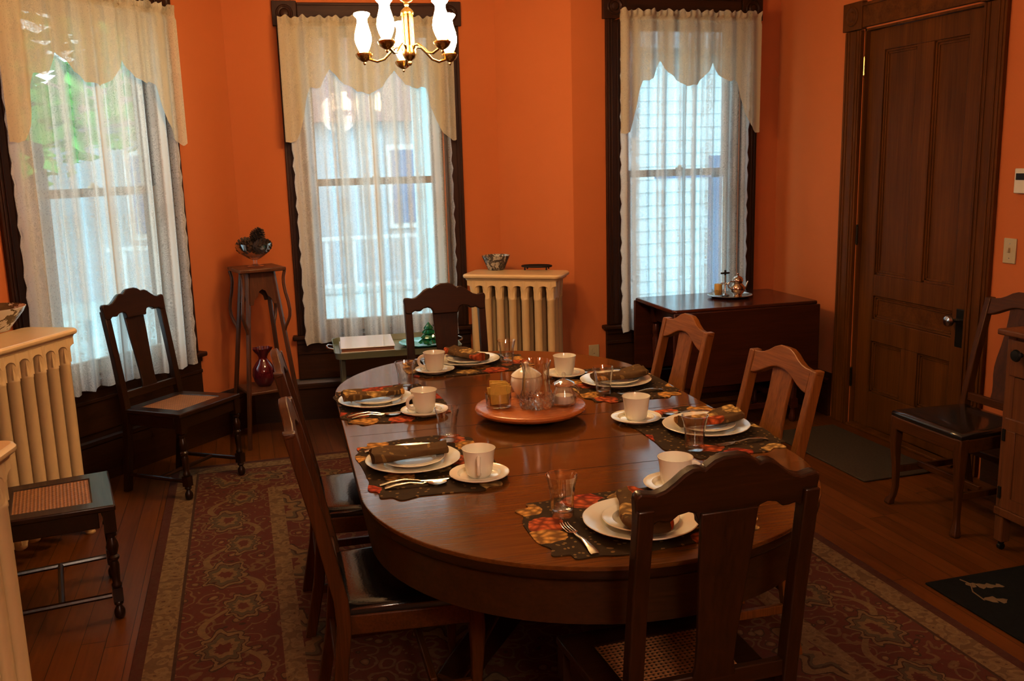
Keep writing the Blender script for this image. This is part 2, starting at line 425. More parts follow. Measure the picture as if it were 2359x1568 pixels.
def clearglass(name, ior=1.5, edge=.5, power=2.2, refl=.85, rough=.015):
    # thin clear glass: reflection and absorption both rise towards the silhouette
    m, nt, out = newmat(name); g = G(nt)
    lw = nt.nodes.new('ShaderNodeLayerWeight'); lw.inputs['Blend'].default_value = .5
    fa = lw.outputs['Facing']
    tint = g.ramp(fa, [(0, (.985, .985, .98)), (.55, (.95, .95, .94)), (.9, (edge, edge, edge * .97)), (1, (edge * .6, edge * .6, edge * .58))])
    tp = g.n('ShaderNodeBsdfTransparent', Color=tint); gl = g.n('ShaderNodeBsdfGlossy', Color=(1, 1, 1), Roughness=rough)
    fr = g.math('ADD', g.math('MULTIPLY', g.math('POWER', fa, power), refl), .07, clamp=True)
    mx = nt.nodes.new('ShaderNodeMixShader'); nt.links.new(fr, mx.inputs[0]); nt.links.new(tp.outputs[0], mx.inputs[1]); nt.links.new(gl.outputs[0], mx.inputs[2])
    nt.links.new(mx.outputs[0], out.inputs[0]); return m
def thin(name, col=(1, 1, 1), trans=.94, rough=.02, ior=1.45):
    m, nt, out = newmat(name); g = G(nt)
    tp = g.n('ShaderNodeBsdfTransparent', Color=tuple(c * trans for c in col)); gl = g.n('ShaderNodeBsdfGlossy', Color=(1, 1, 1), Roughness=rough)
    lw = nt.nodes.new('ShaderNodeLayerWeight'); lw.inputs['Blend'].default_value = .5
    f0 = ((ior - 1) / (ior + 1)) ** 2
    fr = g.math('ADD', g.math('MULTIPLY', g.math('POWER', lw.outputs['Facing'], 4.0), .75), f0, clamp=True)
    mx = nt.nodes.new('ShaderNodeMixShader'); nt.links.new(fr, mx.inputs[0]); nt.links.new(tp.outputs[0], mx.inputs[1]); nt.links.new(gl.outputs[0], mx.inputs[2])
    nt.links.new(mx.outputs[0], out.inputs[0]); return m
M['pane'] = thin('window glass', (.96, 1, .99), .97, 0, 1.35)
M['tumbler'] = thin('clear tumbler glass', (1, 1, 1), .93, .03, 1.5)
M['crystal'] = thin('pressed crystal', (1, .99, .97), .90, .04, 1.75)
def realglass(name, k, ior, col=(1, 1, 1), rough=.0):
    m, nt, out = newmat(name); g = G(nt)
    tp = g.n('ShaderNodeBsdfTransparent', Color=tuple(.95 * c for c in col)); gl = g.n('ShaderNodeBsdfGlass', Color=col, Roughness=rough, IOR=ior)
    mx = nt.nodes.new('ShaderNodeMixShader'); mx.inputs[0].default_value = k; nt.links.new(tp.outputs[0], mx.inputs[1]); nt.links.new(gl.outputs[0], mx.inputs[2])
    nt.links.new(mx.outputs[0], out.inputs[0]); return m
M['tumbler'] = clearglass('clear tumbler glass')
M['crystal'] = clearglass('pressed crystal', 1.6, .45, 2.0, .9)
M['cut'] = realglass('cut crystal facets', .55, 1.5)
M['blueglass'] = plain('aqua glass', (.10, .46, .50), .08, 0, .8, .5)
M['redglass'] = plain('cranberry glass', (.16, .012, .02), .08, 0, .6, .5, Transmission__Weight=.35)
M['greenglass'] = plain('green glass', (.004, .20, .10), .08, 0, .7, .4, Transmission__Weight=.3)
M['china'] = plain('cream white china', (.88, .86, .74), .16, 0, .5, .3, var=.02)
M['pewter'] = plain('silver', (.62, .60, .57), .18, 1)
M['copperw'] = plain('warm silver', (.62, .48, .38), .14, 1)
M['brass'] = plain('antique brass', (.48, .32, .13), .26, 1, var=.15, vs=30)
M['bronze'] = plain('dark bronze', (.05, .042, .03), .35, .9)
M['black'] = plain('black iron', (.012, .011, .010), .45, .3)
M['radiator'] = plain('cream radiator paint', (.68, .51, .29), .36, 0, .45, .15, var=.06, vs=20)
M['plastic'] = plain('almond plastic', (.52, .45, .30), .4)
M['white plastic'] = plain('white plastic', (.7, .68, .62), .4)
M['traytin'] = plain('green tin', (.20, .23, .17), .30, .2, .5, .2, var=.06)
M['album'] = plain('glossy white cover', (.72, .72, .72), .10, 0, .6, .6)
M['albumedge'] = plain('brown album pages', (.22, .10, .06), .6)
M['yellowp'] = plain('yellow paper', (.62, .42, .08), .6, var=.2, vs=60)
M['sugar'] = plain('white sugar', (.75, .68, .60), .8)
M['mat'] = plain('brown door mat', (.075, .055, .035), .95, 0, .1, var=.35, vs=90)
M['cone'] = plain('pinecone scales', (.075, .042, .024), .7, var=.5, vs=40)
M['candlew'] = plain('yellow wax', (.62, .42, .12), .5, 0, .4, Subsurface__Weight=.2)
M['grass'] = plain('pale driveway', (.50, .58, .56), .9, var=.15, vs=2)
M['leafy'] = plain('bright leaves', (.16, .42, .09), .7, var=.6, vs=5)
M['siding'] = plain('grey siding', (.50, .52, .55), .8, var=.05)
M['brick'] = plain('reddish shingles', (.38, .20, .17), .85, var=.25, vs=12)
M['whitep'] = plain('white exterior paint', (.8, .8, .8), .7)
M['bluep'] = plain('blue exterior paint', (.12, .22, .38), .6)
def chinapat(name, bg, dk, sc, amt):
    m, nt, out = newmat(name); g = G(nt)
    v = g.coord(); n = g.noise(v, sc, 5, .7, 1.2); n2 = g.noise(v, sc * 4, 3)
    f = g.math('GREATER_THAN', g.math('ADD', n.outputs[0], g.math('MULTIPLY', g.math('SUBTRACT', n2.outputs[0], .5), .3)), amt)
    c2 = g.mix(n2.outputs[0], dk, tuple(x * 3.2 for x in dk))
    g.bsdf(out, g.mix(f, bg, c2), .2, 0, .5, .3); return m
M['chinabrown'] = chinapat('brown flowered china', (.62, .60, .55), (.055, .040, .02), 9, .53)
M['chinadark'] = chinapat('dark patterned china', (.42, .40, .36), (.035, .032, .03), 22, .49)
def bulbmat():
    m, nt, out = newmat('lit frosted glass'); g = G(nt)
    e = g.n('ShaderNodeEmission', Color=(1, .65, .31), Strength=LAMP)
    nt.links.new(e.outputs[0], out.inputs[0]); return m
LAMP = 175.0
M['bulb'] = bulbmat()
def blackrug():
    m, nt, out = newmat('black flowered rug'); g = G(nt)
    n = g.noise(g.coord(), 60, 3); g.bsdf(out, g.mix(n.outputs[0], (.008, .008, .008), (.02, .019, .017)), .95, 0, .1, bump=n.outputs[0], bs=.4, bd=.004); return m
M['blackrug'] = blackrug()
M['rugflower'] = plain('pale rug flowers', (.20, .14, .08), .95, 0, .1, var=.2)

# ------------------------------------------------------------------ room shell
HC = 2.92
K = [(-1.50, -1.6), (-1.50, 4.567), (-.010, 6.147), (1.667, 6.021), (2.050, 5.638), (3.514, 5.638), (3.514, -1.6)]
names = ['left', 'bay_left', 'bay_middle', 'bay_right', 'back', 'right', 'front']
def seg(i):
    a = Vector(K[i]); b = Vector(K[(i + 1) % len(K)])
    L = (b - a).length; ang = math.atan2(b.y - a.y, b.x - a.x)
    return a, L, ang
def wall(i, holes):
    a, L, ang = seg(i)
    mb = MB(); T = .16; e = .0
    def bx(s0, s1, z0, z1):
        if s1 - s0 > 1e-4 and z1 - z0 > 1e-4: mb.box(((s0 + s1) / 2, T / 2, (z0 + z1) / 2), (s1 - s0, T, z1 - z0))
    s = -.0
    for (s0, s1, z0, z1) in holes:
        bx(s, s0, 0, HC); bx(s0, s1, 0, z0); bx(s0, s1, z1, HC); s = s1
    bx(s, L, 0, HC)
    o = mb.build('wall_' + names[i], M['wall'], smooth=0)
    o.location = (a.x, a.y, 0); o.rotation_euler = (0, 0, ang); struct(o)
    return o
# openings along each wall: window centre, casing width
def along(i, p):
    a, L, ang = seg(i); return (Vector(p) - a).dot(Vector((math.cos(ang), math.sin(ang))))
WIN = {1: (along(1, (-.717, 5.403)), 1.17), 2: (along(2, (.865, 6.081)), 1.145), 4: (along(4, (2.808, 5.638)), 1.092)}
CW = .135
for i in range(7):
    if i in WIN:
        c, w = WIN[i]; wall(i, [(c - w / 2 + CW, c + w / 2 - CW, .56, 2.515)])
    elif i == 5:
        wall(i, [(.887, 1.80, 0, 2.335)])
    else: wall(i, [])
def polyobj(name, z, up, mat, pts):
    mb = MB()
    n = len(pts); z2 = z - .1 if up else z + .1
    mb.prism(pts, min(z, z2), max(z, z2)); o = mb.build(name, mat, smooth=0); return struct(o)
big = [(-1.66, -1.76), (-1.66, 4.62), (-.05, 6.31), (1.74, 6.19), (2.12, 5.80), (3.67, 5.80), (3.67, -1.76)]
polyobj('floor', 0, True, M['floor'], big)
polyobj('ceiling', HC, False, M['ceil'], big)

# baseboards: profile swept along each wall between openings
def baseboard(i, runs):
    a, L, ang = seg(i); mb = MB()
    prof = [(0, 0), (-.022, 0), (-.022, .205), (-.030, .215), (-.030, .235), (-.018, .245), (-.014, .262), (-.006, .278), (0, .278)]
    for s0, s1 in runs:
        mb.prism(prof, s0, s1, YZ)
    o = mb.build('baseboard_' + names[i], M['base'], bevel=0)
    o.location = (a.x, a.y, 0); o.rotation_euler = (0, 0, ang); struct(o)
for i in range(7):
    a, L, ang = seg(i)
    if i == 5: baseboard(i, [(0, .70), (1.985, L)])
    else: baseboard(i, [(.0, L)])

# ------------------------------------------------------------------ windows
def rosette(mb, x, y, z, r):
    mb.lathe([(r, 0), (r, .004), (r * .86, .010), (r * .72, .004), (r * .55, .003), (r * .42, .012), (r * .2, .015), (0, .016)], 28, (0, 0, 0), tr(x, y, z) @ rot('X', 90))
def window(n, i):
    a, L, ang = seg(i); c, w = WIN[i]
    p = a + Vector((math.cos(ang), math.sin(ang))) * c
    root = sempty('window_%d' % n, (p.x, p.y, 0), ang)
    hw = w / 2; ih = hw - CW
    for sx in (-1, 1):
        mb = MB(); x = sx * (hw - CW / 2)
        mb.box((x, -.012, (.573 + 2.50) / 2), (CW - .02, .024, 2.50 - .573))
        for q in (-.040, -.02, .02, .040): mb.box((x + q, -.026, (.573 + 2.50) / 2), (.008, .008, 2.50 - .573))
        mb.build('side_casing', M['trim'], root, bevel=.003)
        mb = MB(); mb.box((sx * (hw - CW / 2 + .003), -.017, 2.573), (CW + .012, .034, .146)); rosette(mb, sx * (hw - CW / 2 + .003), -.034, 2.573, .052)
        mb.build('corner_block', M['trim'], root, bevel=.003)
    mb = MB(); mb.box((0, -.013, 2.573), (2 * ih - .01, .026, .125)); mb.box((0, -.020, 2.628), (2 * ih - .01, .028, .016)); mb.box((0, -.018, 2.52), (2 * ih - .01, .022, .012))
    mb.build('head_casing', M['trimx'], root, bevel=.003)
    mb = MB(); mb.box((0, -.012, .558), (w + .05, .10, .028)); mb.build('stool', M['trimx'], root, bevel=.008, seg=3)
    mb = MB(); mb.box((0, -.013, .412), (w, .024, .268)); mb.box((0, -.03, .53), (w, .02, .03)); mb.box((0, -.028, .455), (w, .012, .02))
    mb.build('apron', M['trimx'], root, bevel=.003)
    # jamb lining
    mb = MB()
    for sx in (-1, 1): mb.box((sx * (ih - .008), .08, 1.54), (.016, .16, 1.95))
    mb.box((0, .08, 2.507), (2 * ih, .16, .016)); mb.box((0, .09, .568), (2 * ih, .14, .02))
    mb.build('jamb', M['trim'], root)
    # two sashes
    for nm, z0, z1, y in (('lower_sash', .58, 1.565, .055), ('upper_sash', 1.525, 2.50, .095)):
        mb = MB(); st = .048; iw = ih - .016
        for sx in (-1, 1): mb.box((sx * (iw - st / 2), y, (z0 + z1) / 2), (st, .034, z1 - z0))
        hb = .075 if nm[0] == 'l' else .042; ht = .042 if nm[0] == 'l' else .055
        mb.box((0, y, z0 + hb / 2), (2 * iw - 2 * st, .034, hb)); mb.box((0, y, z1 - ht / 2), (2 * iw - 2 * st, .034, ht))
        s = mb.build(nm, M['sash'], root, bevel=.003)
        gb = MB(); gb.box((0, y, (z0 + z1) / 2), (2 * iw - 2 * st + .01, .004, z1 - z0 - .08)); gb.build('pane', M['pane'], s, smooth=0)
    mb = MB(); mb.box((0, .03, 1.572), (.05, .02, .014)); mb.lathe([(.012, 0), (.012, .012), (.006, .016)], 12, (0, .03, 1.579)); mb.build('sash_lock', M['brass'], root)
    return root
window(1, 1); window(2, 2); window(3, 4)

# lace curtains
def interp(t, ks):
    for (a, va), (b, vb) in zip(ks, ks[1:]):
        if t <= b:
            q = (t - a) / (b - a) if b > a else 0
            return va + (vb - va) * q
    return ks[-1][1]
VAL = [(0, 1.80), (.03, 1.785), (.06, 1.80), (.09, 1.86), (.115, 1.95), (.135, 2.06), (.155, 2.115), (.19, 2.105), (.22, 2.125), (.25, 2.18), (.275, 2.225), (.295, 2.20),
       (.33, 2.155), (.38, 2.12), (.43, 2.09), (.48, 2.075), (.53, 2.085), (.58, 2.125), (.62, 2.18), (.645, 2.215), (.67, 2.17), (.71, 2.13), (.75, 2.105), (.80, 2.11), (.83, 2.10),
       (.855, 1.99), (.885, 1.90), (.92, 1.84), (.95, 1.80), (.975, 1.78), (1, 1.79)]
def curtain(i, x0, x1, place, seed):
    a, L, ang = seg(i); c, w = WIN[i]
    p = a + Vector((math.cos(ang), math.sin(ang))) * c
    rnd = random.Random(seed)
    ph = [rnd.uniform(0, 6.28) for _ in range(12)]
    W = x1 - x0
    def fold(u, z, amp, fr):
        k = u * W
        s = math.sin(k * fr + ph[0] + .6 * math.sin(k * 7 + ph[1])) + .45 * math.sin(k * fr * 1.83 + ph[2]) + .3 * math.sin(k * fr * .53 + ph[3])
        return amp * s * (.65 + .35 * min(1, (2.5 - z) / .8))
    # sheer panels, left and right of a narrow overlap
    for side, (u0, u1) in (('left', (.0, .505)), ('right', (.495, 1.0))):
        q = .006 if side == 'left' else 0
        def fn(u, v, u0=u0, u1=u1, q=q):
            U = u0 + (u1 - u0) * u
            zb = .525 + .012 * abs(math.sin(U * W * 30)) + .008 * math.sin(U * 9 + ph[4])
            z = 2.495 + (zb - 2.495) * v
            x = x0 + .03 + (W - .06) * U + .008 * math.sin(v * 3 + ph[5])
            if u < .02 and side == 'left' or u > .98 and side == 'right': x += .006 * math.sin(z * 75)
            return (x, -.112 + q + fold(U, z, .019, 50), z)
        mb = MB(); mb.grid(fn, 120, 40, uvfn=lambda u, v, u0=u0, u1=u1: ((u0 + (u1 - u0) * u) * W * 1.5, v * 1.97))
        o = mb.build('lace_curtain', M['sheer'], smooth=80)
        tag(o, '%s white lace panel hanging at the %s' % (side, place), 'curtain', None, (p.x, p.y, 0), ang)
    def fv(u, v):
        zb = interp(u, VAL) + .010 * abs(math.sin(u * W * 42))
        z = 2.535 + (zb - 2.535) * v
        amp = .014
        y = -.162 - .004 + fold(u, z, amp, 44)
        if z > 2.505: y += .006 * math.sin(u * W * 160); z += .012 * math.sin(u * W * 95 + ph[6]) * math.sin(u * W * 31 + ph[7])
        elif 2.47 < z: y += .008
        return (x0 + W * u, y, z)
    mb = MB(); mb.grid(fv, 220, 48, uvfn=lambda u, v: (u * W * 1.5, v * .75))
    o = mb.build('lace_valance', M['valance'], smooth=80)
    tag(o, 'scalloped cream lace valance topping the %s' % place, 'valance', None, (p.x, p.y, 0), ang)
    mb = MB(); mb.tube([(x0 + .005, -.02, 2.487), (x0 + .005, -.137, 2.487), (x1 - .005, -.137, 2.487), (x1 - .005, -.02, 2.487)], .006, 8)
    o = mb.build('curtain_rod', M['brass']); tag(o, 'thin rod inside the valance hem of the %s' % place, 'curtain rod', None, (p.x, p.y, 0), ang)
curtain(1, -.575, .49, 'leftmost window', 3)
curtain(2, -.55, .505, 'middle window behind the chandelier', 5)
curtain(4, -.50, .475, 'right window above the drop-leaf table', 9)

# ------------------------------------------------------------------ door on the right wall
def door():
    a, L, ang = seg(5)
    root = sempty('door_1', (3.514, 5.638, 0), ang)      # local x runs towards the camera, y outwards
    s0, s1 = .887, 1.80; H = 2.335
    cw = .165
    for x in (s0 - cw / 2 + .005, s1 + cw / 2 - .005):
        mb = MB(); mb.box((x, -.012, 1.165), (cw - .02, .024, 2.33))
        for q in (-.055, -.03, .03, .055): mb.box((x + q, -.026, 1.165), (.010, .008, 2.33))
        mb.build('side_casing', M['door'], root, bevel=.003)
        mb = MB(); mb.box((x, -.017, 2.412), (cw + .008, .034, .155)); rosette(mb, x, -.034, 2.412, .055); mb.build('corner_block', M['door'], root, bevel=.003)
    mb = MB(); mb.box(((s0 + s1) / 2, -.013, 2.41), (s1 - s0 - .01, .026, .135)); mb.box(((s0 + s1) / 2, -.022, 2.465), (s1 - s0 - .01, .03, .016))
    mb.build('head_casing', M['doorx'], root, bevel=.003)
    mb = MB(); mb.box((s0 + .006, .08, H / 2), (.012, .16, H)); mb.box((s1 - .006, .08, H / 2), (.012, .16, H)); mb.box(((s0 + s1) / 2, .08, H - .006), (s1 - s0, .16, .012))
    mb.build('jamb', M['door'], root)
    mb = MB(); mb.box(((s0 + s1) / 2, .03, .008), (s1 - s0 - .024, .12, .016)); mb.build('threshold', M['doorx'], root, bevel=.004)
    # leaf: stiles and rails with recessed panels
    x0, x1 = s0 + .014, s1 - .014; y = .045; th = .04; z0, z1 = .018, H - .015
    pl0, pl1 = 1.03, 1.295; pr0, pr1 = 1.425, 1.672     # panel columns
    mb = MB()
    def st(a_, b_, c_, d_): mb.box(((a_ + b_) / 2, y, (c_ + d_) / 2), (b_ - a_, th, d_ - c_))
    st(x0, pl0, z0, z1); st(pr1, x1, z0, z1)
    for (c_, d_) in ((2.205, z1), (.815, .94), (.545, .675), (z0, .235)): st(pl0, pr1, c_, d_)
    st(pl1, pr0, .94, 2.205); st(pl1, pr0, .235, .545)
    leaf = mb.build('leaf', M['door'], root, bevel=.003)
    for (a_, b_, c_, d_, mt) in ((pl0, pl1, .94, 2.205, 'door'), (pr0, pr1, .94, 2.205, 'door'), (pl0, pr1, .675, .815, 'doorx'), (pl0, pl1, .235, .545, 'door'), (pr0, pr1, .235, .545, 'door')):
        mb = MB(); mb.box(((a_ + b_) / 2, y + .008, (c_ + d_) / 2), (b_ - a_, .014, d_ - c_))
        for e in (.012, .024):
            k = y - th / 2 + .004 + e * .45
            mb.box(((a_ + b_) / 2, k + .006, c_ + e - .006), (b_ - a_ - 2 * e + .024, .012, .012)); mb.box(((a_ + b_) / 2, k + .006, d_ - e + .006), (b_ - a_ - 2 * e + .024, .012, .012))
            mb.box((a_ + e - .006, k + .006, (c_ + d_) / 2), (.012, .012, d_ - c_ - 2 * e + .024)); mb.box((b_ - e + .006, k + .006, (c_ + d_) / 2), (.012, .012, d_ - c_ - 2 * e + .024))
        mb.build('panel', M[mt], leaf, bevel=.002)
    mb = MB(); mb.box((1.735, y - th / 2 - .003, .735), (.058, .006, .20)); mb.build('lock_plate', M['bronze'], leaf, bevel=.003)
    mb = MB(); mb.lathe([(.010, 0), (.010, .03), (.016, .035), (.027, .045), (.030, .056), (.025, .068), (.012, .073), (0, .074)], 24, (0, 0, 0), tr(1.715, y - th / 2 - .004, .775) @ rot('X', 90))
    mb.build('knob', M['pewter'], leaf)
    for z in (.30, 1.165, 2.13):
        mb = MB(); mb.lathe([(.007, -.05), (.007, .05)], 10, (s0 + .010, -.004, z)); mb.sphere((s0 + .010, -.004, z + .054), .007, 8, 6); mb.sphere((s0 + .010, -.004, z - .054), .007, 8, 6)
        mb.build('hinge', M['brass' if z > 2 else 'bronze'], root)
door()

# small fixtures
def plate_fix(name, label, cat, loc, rz, w, h, mat, kind):
    t = thing(name, label, cat, loc, rz)
    mb = MB(); mb.box((0, -.004, 0), (w, .008, h)); mb.build('cover_plate', M[mat], t, bevel=.003)
    if kind == 'switch':
        mb = MB(); mb.box((0, -.012, .004), (.010, .018, .022)); mb.build('toggle', M[mat], t, bevel=.002)
    if kind == 'outlet':
        for z in (-.02, .02):
            mb = MB(); mb.lathe([(.016, 0), (.016, .003)], 16, (0, 0, 0), tr(0, -.008, z) @ rot('X', 90)); mb.build('socket', M['plastic'], t)
    for z in (-.035, .035):
        mb = MB(); mb.lathe([(.003, 0), (.002, .0015)], 8, (0, 0, 0), tr(0, -.008, z if kind != 'outlet' else 0) @ rot('X', 90)); mb.build('screw', M['pewter'], t)
        if kind == 'outlet': break
plate_fix('light_switch', 'almond toggle light switch on the red wall beside the door', 'light switch', (3.514, 3.586, 1.165), R(-90), .075, .12, 'plastic', 'switch')
plate_fix('wall_outlet', 'almond wall outlet low on the wall left of the drop-leaf table', 'outlet', (2.178, 5.638, .386), 0, .073, .115, 'plastic', 'outlet')
t = thing('thermostat', 'small white thermostat on the wall at the right photo edge', 'thermostat', (3.514, 3.535, 1.495), R(-90))
mb = MB(); mb.box((0, -.012, 0), (.075, .024, .115)); mb.build('case', M['white plastic'], t, bevel=.004)
mb = MB(); mb.box((0, -.026, .02), (.05, .004, .03)); mb.build('display', M['black'], t, bevel=.001)

# ------------------------------------------------------------------ rugs
RX0, RX1, RY0, RY1 = -.473, 2.325, 1.62, 5.30
mb = MB(); mb.box((0, 0, .005), (RX1 - RX0, RY1 - RY0, .010))
o = mb.build('area_rug', rugmat((RX1 - RX0) / 2, (RY1 - RY0) / 2), bevel=.004)
tag(o, 'large red and gold oriental rug under the dining table', 'rug', None, ((RX0 + RX1) / 2, (RY0 + RY1) / 2, .0005))
ZR = .0105
mb = MB(); mb.box((0, 0, .005), (.46, .92, .010)); o = mb.build('door_mat', M['mat'], bevel=.004)
tag(o, 'plain brown door mat on the floor in front of the door', 'mat', None, (3.165, 4.28, .0005), R(0))
t = thing('floor_mat', 'black rug with pale flowers at the lower right corner', 'rug', (2.72, 2.25, .0005), R(0))
mb = MB(); mb.box((0, 0, .004), (.58, 1.05, .008)); mb.build('pile', M['blackrug'], t, bevel=.003)
for (x, y, r) in ((-.14, .45, .02), (-.11, .43, .022), (-.08, .42, .02), (-.05, .41, .016), (-.16, .33, .024), (-.13, .31, .02), (.02, .20, .03), (.06, .18, .025), (-.1, -.05, .03), (.1, -.2, .03)):
    mb = MB(); mb.lathe([(r, 0), (r * .8, .0012)], 9, (x, y, .008), rmod=lambda t_, i, z: 1 + .3 * math.sin(3 * t_ + x * 40)); mb.build('flower', M['rugflower'], t)
for pts in ([(-.19, .33, .0085), (-.18, .40, .0085), (-.14, .455, .0085), (-.15, .50, .0085)], [(-.05, .15, .0085), (0, .2, .0085), (.08, .22, .0085)]):
    mb = MB(); mb.tube(pts, .003, 6); mb.build('stem', M['rugflower'], t)

# ------------------------------------------------------------------ dining table
TX, TY, TR, TH, TROT = .931, 3.0, .652, .577, -R(2.28)
def stadium(r, h, n=40):
    p = []
    for k in range(n + 1):
        t_ = PI * k / n; p.append((r * math.cos(t_), h + r * math.sin(t_)))
    for k in range(n + 1):
        t_ = PI + PI * k / n; p.append((r * math.cos(t_), -h + r * math.sin(t_)))
    return p
def build_table():
    t = thing('dining_table', 'long oval oak dining table set for six in the middle of the room', 'dining table', (TX, TY, ZR), TROT)
    zt = .76 - ZR
    mb = MB(); rings = []
    for (ins, z) in ((.003, zt - .012), (.0005, zt - .004), (.001, zt - .001), (.003, zt)):
        rings.append([(x, y, z) for x, y in stadium(TR - ins, TH)])
    mb.loft(rings)
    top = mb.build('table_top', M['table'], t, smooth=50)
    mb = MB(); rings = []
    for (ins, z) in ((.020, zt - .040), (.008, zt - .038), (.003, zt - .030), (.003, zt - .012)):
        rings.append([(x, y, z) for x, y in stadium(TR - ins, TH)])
    mb.loft(rings, caps=False); mb.build('shaded_edge', M['oakdx'], top, smooth=50)  # table edge in darker oak, its shade put into the colour
    # leaf seams: thin dark grooves
    mb = MB()
    for y in (-TH + .02, -.29, .0, .29, TH - .02): mb.box((0, y, zt + .0002), (2 * TR - .03, .0016, .0006))
    mb.build('leaf_seam', M['oakd'], top)
    mb = MB()
    o1 = stadium(TR - .022, TH); i1 = stadium(TR - .05, TH); n = len(o1)
    rings = [[(x, y, zt - .036) for x, y in o1], [(x, y, zt - .150) for x, y in o1], [(x, y, zt - .155) for x, y in stadium(TR - .03, TH)], [(x, y, zt - .150) for x, y in i1], [(x, y, zt - .036) for x, y in i1]]
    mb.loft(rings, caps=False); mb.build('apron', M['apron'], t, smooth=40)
    mb = MB()
    mb.lathe([(.20, .10), (.21, .13), (.20, .16), (.15, .19), (.13, .24), (.135, .40), (.15, .52), (.19, .56), (.21, .60), (.30, zt - .05), (.30, zt - .036)], 12)
    mb.build('pedestal', M['oakd'], t, smooth=25)
    for k in range(4):
        A = rot('Z', 45 + 90 * k); mb = MB()
        mb.loft([[(x, y, z) for (y, z) in sec] for x, sec in (
            (.10, ((-.045, .10), (.045, .10), (.045, .30), (-.045, .30))), (.25, ((-.045, .07), (.045, .07), (.045, .22), (-.045, .22))),
            (.40, ((-.04, .03), (.04, .03), (.04, .13), (-.04, .13))), (.50, ((-.05, .0), (.05, .0), (.05, .085), (-.05, .085))), (.58, ((-.05, 0), (.05, 0), (.045, .06), (-.045, .06))))], A)
        mb.build('foot', M['oakd'], t, bevel=.01)
    for sy in (-1, 1):
        mb = MB(); mb.box((0, sy * (TH - .15), zt - .07), (2 * TR - .12, .06, .05)); mb.build('slide_rail', M['oakd'], t, bevel=.003)
build_table()
ZT = .76

